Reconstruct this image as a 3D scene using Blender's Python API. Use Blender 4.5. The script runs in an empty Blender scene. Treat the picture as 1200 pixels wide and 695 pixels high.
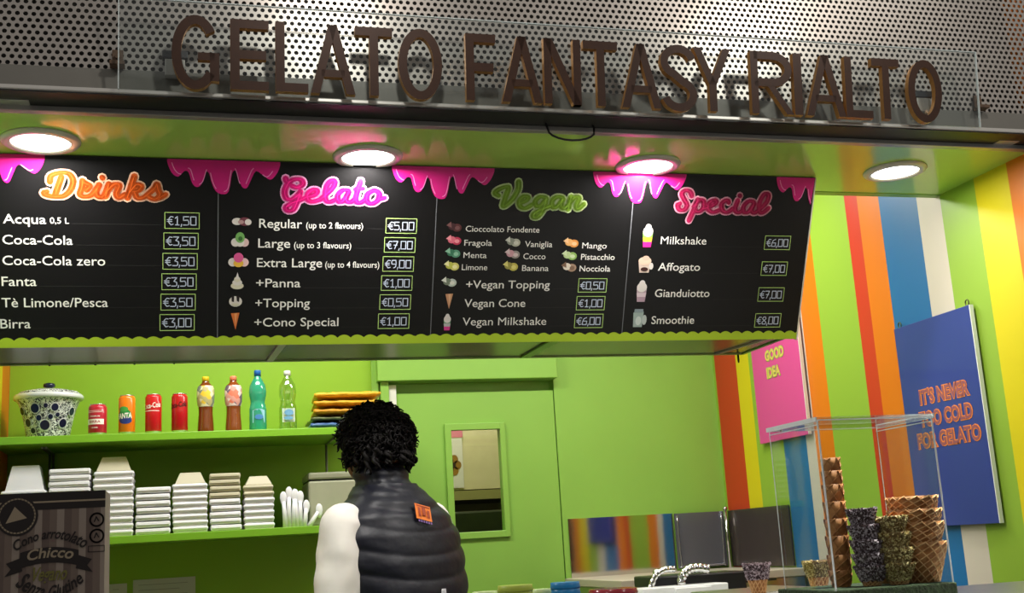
import bpy, bmesh, math, random
from mathutils import Vector, Matrix, Euler
random.seed(7)
sc = bpy.context.scene
col = sc.collection
# ------------------------------------------------------------------ camera, world, lights, exposure
YAW, PIT, ROL, FPX = math.radians(15.966), math.radians(11.925), math.radians(-3.414), 1374.4
CAM = Vector((0, 0, 1.5))
F_ = Vector((math.sin(YAW)*math.cos(PIT), math.cos(YAW)*math.cos(PIT), math.sin(PIT)))
R0 = Vector((math.cos(YAW), -math.sin(YAW), 0)); U0 = R0.cross(F_)
R_ = R0*math.cos(ROL) + U0*math.sin(ROL); U_ = -R0*math.sin(ROL) + U0*math.cos(ROL)
cd = bpy.data.cameras.new('camera'); cam = bpy.data.objects.new('camera', cd); col.objects.link(cam)
cd.sensor_fit = 'HORIZONTAL'; cd.sensor_width = 36; cd.lens = 36*FPX/1200; cd.clip_start = .05
M = Matrix((R_, U_, -F_)).transposed().to_4x4(); M.translation = CAM; cam.matrix_world = M
sc.camera = cam
sc.view_settings.view_transform = 'Standard'; sc.view_settings.look = 'None'
sc.view_settings.gamma = 1; sc.view_settings.exposure = 0.0; sc.view_settings.use_curve_mapping = False
w = bpy.data.worlds.new('world'); sc.world = w; w.use_nodes = True
w.node_tree.nodes['Background'].inputs[0].default_value = (.75, .72, .68, 1)
w.node_tree.nodes['Background'].inputs[1].default_value = .40

def area(name, loc, size, power, color=(1, 1, 1), rot=(0, 0, 0), shape='DISK', sy=None, spread=math.pi):
    d = bpy.data.lights.new(name, 'AREA'); d.shape = shape; d.size = size
    if sy: d.size_y = sy
    d.energy = power; d.color = color; d.spread = spread
    o = bpy.data.objects.new(name, d); o.location = loc; o.rotation_euler = rot; col.objects.link(o); return o
# the lamps over the sign, out in front of the shop and above the frame
for i, (x, p) in enumerate(((.42, 4.8), (1.80, 3.8))):
    area('sign_lamp', (x, 1.85, 3.08), .09, p, (1, .93, .85), (math.radians(62), 0, 0))
# inner ceiling lamps over the work area
area('ceiling_lamp', (.25, 4.0, 2.90), .9, 25, (1, .97, .92), (0, 0, 0), 'RECTANGLE', .3)
area('ceiling_lamp', (1.6, 3.9, 2.90), .9, 22, (1, .97, .93), (0, 0, 0), 'RECTANGLE', .3)
# the lit arcade behind the photographer
for x in (-2.6, 3.4):
    area('street_light', (x, -.4, 4.7), .6, 12 if x < 0 else 26, (1, .93, .84), (math.radians(38), 0, math.radians(-28 if x < 0 else 26)), 'DISK')
area('added_cone_fill', (1.35, 1.62, 3.35), .16, 13, (1, .93, .84), (math.radians(-4), 0, 0), spread=math.radians(42))  # added fill light above the frame, there to brighten the display cones
area('back_room_lamp', (1.2, 5.3, 2.75), .3, 16, (1, .9, .75))

# ------------------------------------------------------------------ picture measurements -> places on real planes
def ray(x, y): return F_ + R_*((x-600)/FPX) - U_*((y-347.5)/FPX)
def atX(x, y, X): d = ray(x, y); return CAM + d*((X-CAM.x)/d.x)
def atY(x, y, Y): d = ray(x, y); return CAM + d*((Y-CAM.y)/d.y)
def atZ(x, y, Z): d = ray(x, y); return CAM + d*((Z-CAM.z)/d.z)

# ------------------------------------------------------------------ materials
def lin(c):
    return tuple(((v/255)/12.92 if v/255 <= .04045 else ((v/255+.055)/1.055)**2.4) for v in c)
MATS = {}
def mat(name, rgb, rough=.5, metal=0, coat=0, noise=0, nscale=20, bump=0, bscale=60, emit=0, trans=0, spec=.5, alpha=1, ior=1.45):
    if name in MATS: return MATS[name]
    m = bpy.data.materials.new(name); m.use_nodes = True; nt = m.node_tree; b = nt.nodes['Principled BSDF']
    c = lin(rgb); b.inputs['Base Color'].default_value = (*c, 1)
    b.inputs['Roughness'].default_value = rough; b.inputs['Metallic'].default_value = metal
    b.inputs['Coat Weight'].default_value = coat; b.inputs['Coat Roughness'].default_value = .06
    b.inputs['Specular IOR Level'].default_value = spec; b.inputs['IOR'].default_value = ior
    b.inputs['Transmission Weight'].default_value = trans
    if emit: b.inputs['Emission Color'].default_value = (*c, 1); b.inputs['Emission Strength'].default_value = emit
    tc = nt.nodes.new('ShaderNodeTexCoord')
    if noise:
        n = nt.nodes.new('ShaderNodeTexNoise'); n.inputs['Scale'].default_value = nscale; n.inputs['Detail'].default_value = 4
        nt.links.new(tc.outputs['Object'], n.inputs['Vector'])
        r = nt.nodes.new('ShaderNodeValToRGB')
        r.color_ramp.elements[0].position = .3; r.color_ramp.elements[1].position = .7
        r.color_ramp.elements[0].color = (*[max(0, v*(1-noise)) for v in c], 1)
        r.color_ramp.elements[1].color = (*[min(1, v*(1+noise*.6)) for v in c], 1)
        nt.links.new(n.outputs['Fac'], r.inputs['Fac']); nt.links.new(r.outputs['Color'], b.inputs['Base Color'])
    if bump:
        n = nt.nodes.new('ShaderNodeTexNoise'); n.inputs['Scale'].default_value = bscale
        nt.links.new(tc.outputs['Object'], n.inputs['Vector'])
        bp = nt.nodes.new('ShaderNodeBump'); bp.inputs['Strength'].default_value = bump; bp.inputs['Distance'].default_value = .01
        nt.links.new(n.outputs['Fac'], bp.inputs['Height']); nt.links.new(bp.outputs['Normal'], b.inputs['Normal'])
    MATS[name] = m; return m
def clear(name, tint=(255, 255, 255), rough=.02, strength=.6, base=.04):
    m = bpy.data.materials.new(name); m.use_nodes = True; nt = m.node_tree; nt.nodes.clear()
    out = nt.nodes.new('ShaderNodeOutputMaterial'); mix = nt.nodes.new('ShaderNodeMixShader')
    tr = nt.nodes.new('ShaderNodeBsdfTransparent'); gl = nt.nodes.new('ShaderNodeBsdfGlossy'); lw = nt.nodes.new('ShaderNodeLayerWeight')
    tr.inputs[0].default_value = (*lin(tint), 1); gl.inputs['Roughness'].default_value = rough; lw.inputs['Blend'].default_value = .5
    po = nt.nodes.new('ShaderNodeMath'); po.operation = 'POWER'; po.inputs[1].default_value = 5
    ma = nt.nodes.new('ShaderNodeMath'); ma.operation = 'MULTIPLY_ADD'; ma.inputs[1].default_value = strength; ma.inputs[2].default_value = base
    nt.links.new(lw.outputs['Facing'], po.inputs[0]); nt.links.new(po.outputs[0], ma.inputs[0]); nt.links.new(ma.outputs[0], mix.inputs[0])
    nt.links.new(tr.outputs[0], mix.inputs[1]); nt.links.new(gl.outputs[0], mix.inputs[2]); nt.links.new(mix.outputs[0], out.inputs[0])
    MATS[name] = m; return m
GREEN = mat('green_paint', (140, 187, 80), .38, noise=.05, nscale=3)
BAYGREEN = mat('bay_yellow_green', (140, 184, 42), .42, noise=.04, nscale=4)  # yellower, more saturated green for the bay part of the wall
SHELFG = mat('shelf_green', (128, 184, 46), .35)
SOFFIT = mat('soffit_green_gloss', (184, 222, 104), .16, coat=.15, spec=.5)
STEEL = mat('brushed_steel', (168, 166, 162), .28, metal=1, noise=.06, nscale=8)
MIRROR = mat('polished_steel', (205, 203, 198), .07, metal=1, bump=.03, bscale=5)
PERF = mat('perforated_steel', (166, 160, 154), .36, metal=.75, noise=.12, nscale=3)
GREY = mat('grey_metal', (112, 110, 104), .5, metal=.3, noise=.1, nscale=6)
LIGHTGREY = mat('light_aluminium', (176, 174, 170), .35, metal=.6)
BLACK = mat('black_rubber', (14, 14, 16), .5)
DARK = mat('dark_void', (10, 10, 10), .8)
DKWALL = mat('dark_backing', (46, 44, 40), .8, noise=.2)
BOARD = mat('black_board_print', (12, 11, 12), .36, spec=.5, noise=.1, nscale=8)
WHITE = mat('white_print', (238, 236, 228), .5)
PRICE = mat('price_marker_white', (205, 215, 235), .5)
BOXG = mat('price_frame_green', (190, 225, 130), .5)
LINE = mat('faint_rule', (40, 39, 39), .5)
PINK = mat('hot_pink_print', (214, 26, 128), .4)
PINKL = mat('light_pink_print', (246, 150, 208), .4)
LIME = mat('lime_print', (176, 205, 48), .45)
BRONZE = mat('bronze_letter', (50, 25, 8), .5, metal=.2, noise=.15, nscale=60)
BRASS = mat('brass_letter_edge', (190, 140, 80), .35, metal=.6)
FOAM = mat('white_foam', (232, 230, 236), .6)
FOAMB = mat('beige_foam', (196, 188, 164), .6)
PLEXI = clear('acrylic', (247, 250, 250), .03, 1.0, .035)
PLEXIE = mat('acrylic_edge', (225, 235, 235), .12, trans=.4)
GLASS = clear('window_glass', (235, 240, 235), .01, .8, .03)
WPVC = mat('white_plastic', (226, 224, 214), .45)
SKIN = mat('brown_skin', (120, 74, 52), .5)
HAIR = mat('black_hair', (15, 12, 12), .65, spec=.2)
VEST = mat('navy_quilted_nylon', (12, 14, 27), .46, spec=.4, noise=.15, nscale=40, bump=.25, bscale=25)
SHIRT = mat('white_shirt_cotton', (224, 219, 212), .8, bump=.35, bscale=14)
TROUS = mat('dark_trouser', (26, 26, 30), .8)
CERAM = mat('ceramic', (222, 224, 226), .2, coat=.4)
COUNTER = mat('counter_steel', (176, 178, 176), .3, metal=.8, noise=.05)

# ------------------------------------------------------------------ mesh builder
class MB:
    def __init__(s): s.v = []; s.f = []; s.m = []; s.sm = []
    def add(s, vs, fs, mi=0, smooth=False):
        k = len(s.v); s.v += [Vector(v) for v in vs]
        for f in fs: s.f.append([i+k for i in f]); s.m.append(mi); s.sm.append(smooth)
        return s
    def box(s, a, b, mi=0, ch=0):
        x0, y0, z0 = a; x1, y1, z1 = b
        if ch <= 0:
            return s.add([(x0,y0,z0),(x1,y0,z0),(x1,y1,z0),(x0,y1,z0),(x0,y0,z1),(x1,y0,z1),(x1,y1,z1),(x0,y1,z1)],
                  [(0,3,2,1),(4,5,6,7),(0,1,5,4),(1,2,6,5),(2,3,7,6),(3,0,4,7)], mi)
        bm = bmesh.new(); bmesh.ops.create_cube(bm, size=1)
        for v in bm.verts: v.co = Vector((x0+(v.co.x+.5)*(x1-x0), y0+(v.co.y+.5)*(y1-y0), z0+(v.co.z+.5)*(z1-z0)))
        bmesh.ops.bevel(bm, geom=bm.edges[:], offset=ch, segments=2, affect='EDGES', profile=.5)
        s.bm(bm, mi); return s
    def bm(s, bm, mi=0, smooth=False):
        bm.verts.index_update(); s.add([v.co.copy() for v in bm.verts], [[v.index for v in f.verts] for f in bm.faces], mi, smooth); bm.free(); return s
    def lathe(s, prof, c=(0,0,0), n=24, mi=0, cap=True, mis=None, axis='Z', smooth=True):
        c = Vector(c); k = len(s.v)
        for r, z in prof:
            for i in range(n):
                a = 2*math.pi*i/n
                p = Vector((r*math.cos(a), r*math.sin(a), z))
                if axis == 'Y': p = Vector((p.x, p.z, p.y))
                s.v.append(c+p)
        for j in range(len(prof)-1):
            for i in range(n):
                s.f.append([k+j*n+i, k+j*n+(i+1) % n, k+(j+1)*n+(i+1) % n, k+(j+1)*n+i]); s.m.append(mis[j] if mis else mi); s.sm.append(smooth)
        if cap:
            s.f.append([k+i for i in range(n)][::-1]); s.m.append(mis[0] if mis else mi); s.sm.append(False)
            s.f.append([k+(len(prof)-1)*n+i for i in range(n)]); s.m.append(mis[-1] if mis else mi); s.sm.append(False)
        return s
    def tube(s, pts, rad, n=8, mi=0, cap=True, smooth=True):
        pts = [Vector(p) for p in pts]; k = len(s.v)
        if not hasattr(rad, '__len__'): rad = [rad]*len(pts)
        up = Vector((0, 0, 1))
        t0 = (pts[1]-pts[0]).normalized()
        if abs(t0.dot(up)) > .9: up = Vector((1, 0, 0))
        for j, p in enumerate(pts):
            t = (pts[min(j+1, len(pts)-1)]-pts[max(j-1, 0)]).normalized()
            a = t.cross(up)
            a = a.normalized() if a.length > 1e-6 else Vector((1, 0, 0))
            b = a.cross(t).normalized(); up = b
            for i in range(n):
                th = 2*math.pi*i/n; s.v.append(p+(a*math.cos(th)+b*math.sin(th))*rad[j])
        for j in range(len(pts)-1):
            for i in range(n):
                s.f.append([k+j*n+i, k+j*n+(i+1) % n, k+(j+1)*n+(i+1) % n, k+(j+1)*n+i]); s.m.append(mi); s.sm.append(smooth)
        if cap:
            s.f.append([k+i for i in range(n)][::-1]); s.m.append(mi); s.sm.append(False)
            s.f.append([k+(len(pts)-1)*n+i for i in range(n)]); s.m.append(mi); s.sm.append(False)
        return s
    def loft(s, rings, mi=0, cap=True, smooth=True):
        k = len(s.v); n = len(rings[0])
        for r in rings: s.v += [Vector(p) for p in r]
        for j in range(len(rings)-1):
            for i in range(n):
                s.f.append([k+j*n+i, k+j*n+(i+1) % n, k+(j+1)*n+(i+1) % n, k+(j+1)*n+i]); s.m.append(mi); s.sm.append(smooth)
        if cap:
            s.f.append([k+i for i in range(n)][::-1]); s.m.append(mi); s.sm.append(False)
            s.f.append([k+(len(rings)-1)*n+i for i in range(n)]); s.m.append(mi); s.sm.append(False)
        return s
    def tri(s):  # triangulate safely (concave polygons)
        return s
    def build(s, name, mats, parent=None, fix=True):
        me = bpy.data.meshes.new(name)
        off = wloc(parent) if parent is not None else Vector((0, 0, 0))
        me.from_pydata([v-off for v in s.v], [], s.f)
        for m in (mats if isinstance(mats, (list, tuple)) else [mats]): me.materials.append(m)
        for p, mi, sm in zip(me.polygons, s.m, s.sm): p.material_index = mi; p.use_smooth = sm
        if fix:
            bm = bmesh.new(); bm.from_mesh(me)
            bmesh.ops.recalc_face_normals(bm, faces=bm.faces[:]); bm.to_mesh(me); bm.free()
        me.update()
        o = bpy.data.objects.new(name, me); col.objects.link(o)
        if parent is not None: o.parent = parent
        return o
WL = {}
def wloc(o):
    p = Vector((0, 0, 0))
    while o is not None:
        p = p + Vector(o.location); o = o.parent
    return p
def tag(o, label=None, cat=None, group=None, kind=None):
    if label: o['label'] = label
    if cat: o['category'] = cat
    if group: o['group'] = group
    if kind: o['kind'] = kind
    return o
def thing(name, loc, label, cat, group=None):
    o = bpy.data.objects.new(name, None); o.empty_display_size = .05; col.objects.link(o); o.location = loc
    return tag(o, label, cat, group)
def struct(o): o['kind'] = 'structure'; return o
def copy_tree(o, parent=None):
    c = o.copy(); col.objects.link(c); c.parent = parent
    for ch in list(o.children): copy_tree(ch, c)
    return c
def B(name, a, b, m, parent=None, ch=0): return MB().box(a, b, 0, ch).build(name, m, parent)

# ------------------------------------------------------------------ room shell
XL, XR, YB, YF, HS = -.66, 2.35, 4.92, 2.69, 2.522
struct(B('floor', (-1.4, -4, -.06), (4.2, 6.6, 0), mat('floor_tile', (120, 116, 108), .4, noise=.1, nscale=3)))
# back wall: bay part, part over and beside the door
DX0, DX1, DZ = atY(454, 445, YB).x, atY(648, 441, YB).x, 2.205
struct(B('wall_back', (XL-.1, YB, 0), (DX0-.05, YB+.08, 3.0), BAYGREEN))
struct(B('wall_back_middle', (DX1, YB, 0), (XR+.1, YB+.08, 3.0), GREEN))
struct(B('wall_back_top', (DX0-.05, YB, DZ), (DX1, YB+.08, 3.0), GREEN))
struct(B('trim_1', (DX0-.05, YB-.055, DZ), (DX1+.004, YB, DZ+.125), GREEN, ch=.003))   # lintel over the door
struct(B('trim_2', (DX0-.035, YB-.03, 0), (DX0, YB+.08, DZ), GREEN, ch=.003))
struct(B('trim_3', (DX0-.07, YB-.012, 0), (DX0-.04, YB, 3.0), GREEN, ch=.003))
struct(B('trim_4', (DX0+.002, YB-.012, 0), (DX0+.034, YB+.03, DZ-.012), WPVC, ch=.002))   # white edge profile
# side walls: stripes of paint
def stripes(name, rows, default):
    m = bpy.data.materials.new(name); m.use_nodes = True; nt = m.node_tree; b = nt.nodes['Principled BSDF']
    b.inputs['Roughness'].default_value = .42
    tc = nt.nodes.new('ShaderNodeTexCoord'); sx = nt.nodes.new('ShaderNodeSeparateXYZ')
    mp = nt.nodes.new('ShaderNodeMapRange'); mp.inputs['From Min'].default_value = 2.4; mp.inputs['From Max'].default_value = 5.0
    nt.links.new(tc.outputs['Object'], sx.inputs[0]); nt.links.new(sx.outputs['Y'], mp.inputs['Value'])
    r = nt.nodes.new('ShaderNodeValToRGB'); r.color_ramp.interpolation = 'CONSTANT'; cr = r.color_ramp.elements
    rows = sorted(rows)
    for i, (y, c) in enumerate(rows):
        pos = max(0, (y-2.4)/2.6)
        e = cr[i] if i < 2 else cr.new(pos)
        e.position = pos; e.color = (*lin(c), 1)
    nt.links.new(mp.outputs['Result'], r.inputs['Fac']); nt.links.new(r.outputs['Color'], b.inputs['Base Color'])
    return m
G1, RED, ORG, YEL, BLU, WHT = (142, 178, 56), (196, 52, 26), (218, 116, 10), (216, 200, 22), (26, 104, 160), (206, 196, 180)
SW = stripes('painted_stripes', [(2.4, RED), (2.66, ORG), (2.802, YEL), (2.953, G1), (3.130, WHT), (3.253, BLU), (3.463, ORG), (3.594, RED),
      (3.675, G1), (3.943, ORG), (4.073, WHT), (4.138, BLU), (4.32, G1), (4.557, YEL), (4.681, RED), (4.89, G1)], G1)
struct(B('wall_right', (XR, YF+.0, 0), (XR+.1, YB, 3.0), SW))
SL = stripes('painted_stripes_left', [(2.4, G1), (3.0, BLU), (3.4, ORG), (3.8, G1), (4.2, WHT), (4.36, BLU), (4.5, YEL), (4.72, ORG), (4.9, RED)], G1)
struct(B('wall_left', (XL-.1, YF, 0), (XL, YB, 3.0), SL))
# lowered soffit with the board hung at its back edge, inner ceiling behind it
struct(B('ceiling', (XL-.1, YF+.02, HS), (XR, 3.145, HS+.06), SOFFIT))
struct(B('ceiling_inner', (XL-.1, 3.145, 2.95), (XR+.1, YB+.08, 3.0), mat('ceiling_white', (215, 215, 205), .7)))
struct(B('trim_5', (XL, 3.125, HS-.002), (XR, 3.155, HS+.43), GREEN))
# facade: black recess, rails, grey band
struct(B('trim_6', (-1.3, YF-.004, HS-.001), (3.1, YF+.02, HS+.012), LIGHTGREY, ch=.002))
struct(B('trim_7', (-1.3, YF+.002, HS+.012), (3.1, YF+.06, HS+.12), BLACK)); struct(B('trim_12', (-1.3, 2.6025, 2.5335), (3.1, YF+.002, 2.5364), BLACK))
struct(B('trim_8', (-1.3, 2.60, 2.5365), (3.1, 2.655, 2.5485), mat('bright_aluminium', (205, 202, 196), .3, metal=.7), ch=.003))
struct(B('trim_9', (-1.3, 2.622, 2.5485), (3.1, 2.66, 2.603), GREY))
struct(B('trim_10', (XR, YF-.06, 0), (XR+.12, YF, HS), DKWALL))
struct(B('trim_11', (XR-.003, YF-.02, 0), (XR+.012, YF+.0, HS-.002), LIGHTGREY))
struct(B('wall_front', (-1.4, 2.72, 2.60), (3.2, 2.76, 3.4), DKWALL))
# side walls of the arcade outside, unlit shopfronts
struct(B('wall_street', (-3, -4.2, 0), (5, -4, 3.6), mat('street_wall', (70, 62, 56), .8, noise=.3, nscale=2)))
# perforated sheet with real holes
def perf_sheet():
    mb = MB(); p = .0171; rz = p*.866; y = 2.625; z0 = 2.6; nr = 34; x0 = -1.3; nc = 256; NH = 12; hr = .0053
    for j in range(nr):
        for i in range(nc):
            cx = x0+i*p+(p/2 if j % 2 else 0); cz = z0+.009+j*rz
            k = len(mb.v)
            for a in range(NH):
                th = math.pi*2*a/NH
                # hexagon boundary (pointy top)
                if a % 2: R = p/2/math.cos(math.pi/6); ang = th
                else: R = p/2; ang = th
                mb.v.append(Vector((cx+R*math.cos(ang), y, cz+R*math.sin(ang))))
                mb.v.append(Vector((cx+hr*math.cos(th), y, cz+hr*math.sin(th))))
                mb.v.append(Vector((cx+hr*math.cos(th), y+.0025, cz+hr*math.sin(th))))
            for a in range(NH):
                b = (a+1) % NH
                mb.f.append([k+a*3, k+b*3, k+b*3+1, k+a*3+1]); mb.f.append([k+a*3+1, k+b*3+1, k+b*3+2, k+a*3+2])
                mb.m += [0, 0]; mb.sm += [False, False]
    return mb
o = perf_sheet().build('perforated_sheet', PERF, fix=False)
tag(o, 'grey perforated metal sheet with round holes behind the sign letters', 'metal sheet')
# two fixing brackets seen behind the sheet's left part and right end
for i, (x, lab) in enumerate(((-.145, 'rusty bracket at the left end of the clear sign panel'), (2.13, 'small dark bracket at the right end of the clear sign panel'))):
    t = thing('sign_bracket', (x, 2.61, 2.6), lab, 'bracket', 'brackets holding the sign panel')
    rust = mat('rusty_metal', (88, 68, 52), .7, noise=.3, nscale=90)
    MB().box((x-.016, 2.59, 2.603), (x+.016, 2.62, 2.612), 0, .001).box((x-.012, 2.616, 2.606), (x+.012, 2.621, 2.648), 0, .001).build('plate', rust, t)
    MB().lathe([(.006, 0), (.006, .006), (.003, .008)], (x, 2.607, 2.63), 10, axis='Y').build('bolt', rust, t)

# ------------------------------------------------------------------ the sign: acrylic panel with bronze letters
sx0, sx1 = -.141, 2.099
sign = thing('shop_sign', ((sx0+sx1)/2, 2.57, 2.54), 'long clear acrylic sign panel with dark bronze capital letters above the counter', 'sign')
def lean(z): return 2.588-(z-2.54)*.12
def panelmesh(mb, x0, x1, z0, z1, t=.005, mi=0):
    ya, yb = lean(z0), lean(z1)
    mb.add([(x0,ya-t,z0),(x1,ya-t,z0),(x1,ya,z0),(x0,ya,z0),(x0,yb-t,z1),(x1,yb-t,z1),(x1,yb,z1),(x0,yb,z1)],
           [(0,3,2,1),(4,5,6,7),(0,1,5,4),(1,2,6,5),(2,3,7,6),(3,0,4,7)], mi)
mb = MB(); panelmesh(mb, sx0, sx1, 2.541, 2.750); mb.build('acrylic_panel', PLEXI, sign)
mb = MB(); panelmesh(mb, sx0-.0012, sx0+.0012, 2.541, 2.750, .006); panelmesh(mb, sx1-.0012, sx1+.0012, 2.541, 2.750, .006)
panelmesh(mb, sx0, sx1, 2.7488, 2.7508, .006); mb.build('polished_edge', PLEXIE, sign)
# letters as thick strokes in a unit box, then sized
S = .155   # stroke width as a share of the letter height
def arc(cx, cy, rx, ry, a0, a1, n=20):
    return [(cx+rx*math.cos(math.radians(a0+(a1-a0)*i/n)), cy+ry*math.sin(math.radians(a0+(a1-a0)*i/n))) for i in range(n+1)]
def letter_shape(ch, w, h, s):
    """polygons (lists of outer points, with optional hole) describing a sans capital of width w, height h, stroke s"""
    P = []
    def bar(x0, y0, x1, y1): P.append([(x0,y0),(x1,y0),(x1,y1),(x0,y1)])
    def dia(xa, xb, ya, yb, sw): P.append([(xa, ya), (xa+sw, ya), (xb+sw, yb), (xb, yb)])
    def ribbon(c, sw):
        L, Rr = [], []
        for i, (x, y) in enumerate(c):
            a = c[max(i-1, 0)]; b = c[min(i+1, len(c)-1)]
            tx, ty = b[0]-a[0], b[1]-a[1]; q = math.hypot(tx, ty) or 1; nx, ny = -ty/q*sw/2, tx/q*sw/2
            L.append((x+nx, y+ny)); Rr.append((x-nx, y-ny))
        for i in range(len(c)-1): P.append([L[i], L[i+1], Rr[i+1], Rr[i]])
    if ch == 'E': bar(0,0,s,h); bar(s,0,w,s); bar(s,h-s,w,h); bar(s,(h-s)/2,w*.93,(h+s)/2)
    elif ch == 'F': bar(0,0,s,h); bar(s,h-s,w,h); bar(s,(h-s)/2,w*.92,(h+s)/2)
    elif ch == 'L': bar(0,0,s,h); bar(s,0,w,s)
    elif ch == 'I': bar(0,0,w,h)
    elif ch == 'T': bar(0,h-s,w,h); bar((w-s)/2,0,(w+s)/2,h-s)
    elif ch == 'A':
        dia(0,(w-s)/2,0,h,s*1.0); dia(w-s,(w-s)/2,0,h,s*1.0); bar(w*.24,h*.24,w*.76,h*.24+s*.85)
    elif ch == 'N': bar(0,0,s*.95,h); bar(w-s*.95,0,w,h); dia(w-s*1.05, 0, 0, h, s*1.05)
    elif ch == 'Y': bar((w-s)/2,0,(w+s)/2,h*.46); dia((w-s)/2, 0, h*.42, h, s); dia((w-s)/2, w-s, h*.42, h, s)
    elif ch == 'O': ribbon(arc(w/2,h/2,(w-s)/2,(h-s)/2,0,360,44), s)
    elif ch == 'G':
        ribbon(arc(w/2,h/2,(w-s)/2,(h-s)/2,38,322,36), s); bar(w-s,h*.12,w,h*.5); bar(w*.55,h*.5-s*.85,w-s*.5,h*.5)
    elif ch == 'S':
        c = arc(w/2,h*.745,(w-s)/2,(h*.51-s)/2,15,262,20)[:-1] + [(w*.5, h*.5)] + arc(w/2,h*.255,(w-s)/2,(h*.51-s)/2,82,-165,20)[1:]
        ribbon(c, s)
    elif ch == 'R':
        bar(0,0,s,h); ribbon([(s*.5,h-s/2)]+arc(w*.52,h*.72,w*.48-s/2,h*.28-s/2,90,-90,14)+[(s*.5,h*.44+s/2)], s)
        dia(w-s*.9, w*.38, 0, h*.46, s)
    return P
def shape_solid(P, tf, t):
    """thick letter: union of extruded pieces; tf maps (u,v,depth) to the world"""
    mb = MB()
    for q in P:
        ar = sum(q[i][0]*q[(i+1) % len(q)][1]-q[(i+1) % len(q)][0]*q[i][1] for i in range(len(q)))
        if ar < 0: q = q[::-1]
        n = len(q)
        mb.add([tf(x, y, 0) for x, y in q]+[tf(x, y, t) for x, y in q],
               [tuple(range(n))], 0)
        mb.f.append([len(mb.v)-n+i for i in range(n)][::-1]); mb.m.append(1); mb.sm.append(False)
        k = len(mb.v)-2*n
        for i in range(n):
            j = (i+1) % n; mb.f.append([k+i, k+n+i, k+n+j, k+j]); mb.m.append(1); mb.sm.append(False)
    return mb
LET = [('G',201,257,18,102),('E',270,315,23,105),('L',323,361,27,106),('A',364,416,31,110),('T',416.5,460,33.8,112.7),('O',467,518,36,115),
       ('F',546,581,41,119),('A',588,635,44,120),('N',637.6,680.6,46,124),('T',684,724,51,125),('A',728,774,52,126),('S',774.5,816,53.6,130),
       ('Y',813,856.6,56,128.6),('R',880,928,60.5,133),('I',930,939.5,63,133),('A',944,989.7,63.3,134.5),('L',990,1021,63,135),('T',1022,1054,67.5,137),('O',1064,1103,68.5,141)]
LT = .016
for ch, xa, xb, ya, yb in LET:
    yy = (ya+yb)/2
    pa, pb = atY(xa, yy, 2.558), atY(xb, yy, 2.558)
    zt, zb = atY((xa+xb)/2, ya, 2.548).z, atY((xa+xb)/2, yb, 2.565).z
    zb0 = (2.5455 if ch not in 'GOS' else 2.541); zt0 = (2.7085 if ch not in 'GOS' else 2.712)
    x0, wid, hgt = pa.x, pb.x-pa.x, zt0-zb0
    tf = lambda u, v, d, x0=x0, zb0=zb0: Vector((x0+u, lean(zb0+v)-.005-LT+d, zb0+v))
    mb = shape_solid(letter_shape(ch, wid, hgt, .0205 if ch != 'I' else .02), tf, LT)
    mb.build('letter', [BRONZE, BRASS], sign, fix=False)
for x, lab in ((atY(205, 66, 2.59).x, 'grey steel stand-off behind the first round sign letter'), (atY(1083, 105, 2.59).x, 'grey steel stand-off behind the last round sign letter')):
    t = thing('stand_off', (x, 2.6, 2.6), lab, 'bracket', 'steel stand-offs behind the sign')
    B('foot', (x-.022, 2.597, 2.585), (x+.022, 2.621, 2.625), mat('standoff_steel', (150, 148, 142), .4, metal=.4), t, .002); B('clamp', (x-.028, 2.596, 2.627), (x+.028, 2.621, 2.645), mat('standoff_dark', (52, 54, 58), .5), t, .002)
# knobs on the black rail, catches at its ends, wire loop
for px_, py_, lab in ((178, 131, 'leftmost small dome knob on the black rail, below the first sign letters'), (480, 138, 'small dome knob on the black rail below the first round letter'),
                      (817, 153, 'small dome knob on the black rail below the letters at the sign middle'), (970, 159, 'rightmost small dome knob on the black rail')):
    p = atY(px_, py_, YF)
    t = tag(MB().lathe([(.008, 0), (.008, -.004), (.005, -.009), (.001, -.011)], (p.x, YF+.002, HS+.036), 14, axis='Y').build('dome_stud', mat('dark_knob', (58, 60, 62), .35, metal=.4)), lab, 'knob', 'knobs on the black rail')
for px_, lab in ((17, 'metal catch at the left end of the black rail'), (1183, 'metal catch at the right end of the black rail')):
    p = atY(px_, 112 if px_ < 100 else 168, 2.66)
    t = thing('rail_catch', (p.x, 2.67, HS+.012), lab, 'catch', 'catches on the black rail')
    MB().box((p.x-.035, 2.655, HS+.010), (p.x+.03, 2.69, HS+.015), 0, .001).build('base_plate', LIGHTGREY, t)
    MB().tube([(p.x-.012, 2.66, HS+.014), (p.x-.010, 2.655, HS+.03), (p.x+.010, 2.655, HS+.03), (p.x+.012, 2.66, HS+.014)], .004, 8).build('hook', mat('dark_metal', (90, 88, 86), .35, metal=.8), t)
a, b = atY(641, 150, 2.66), atY(696, 151, 2.66)
pts = [(a.x, 2.675, 2.54), (a.x, 2.66, 2.522)] + [(a.x+(b.x-a.x)*(.5-.5*math.cos(math.pi*i/10)), 2.655, 2.512-.026*math.sin(math.pi*i/10)) for i in range(1, 10)] + [(b.x, 2.66, 2.522), (b.x, 2.675, 2.54)]
tag(MB().tube(pts, .0028, 8).build('pull_loop', BLACK), 'black wire pull loop hanging from the rail over the green soffit', 'pull loop')

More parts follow.
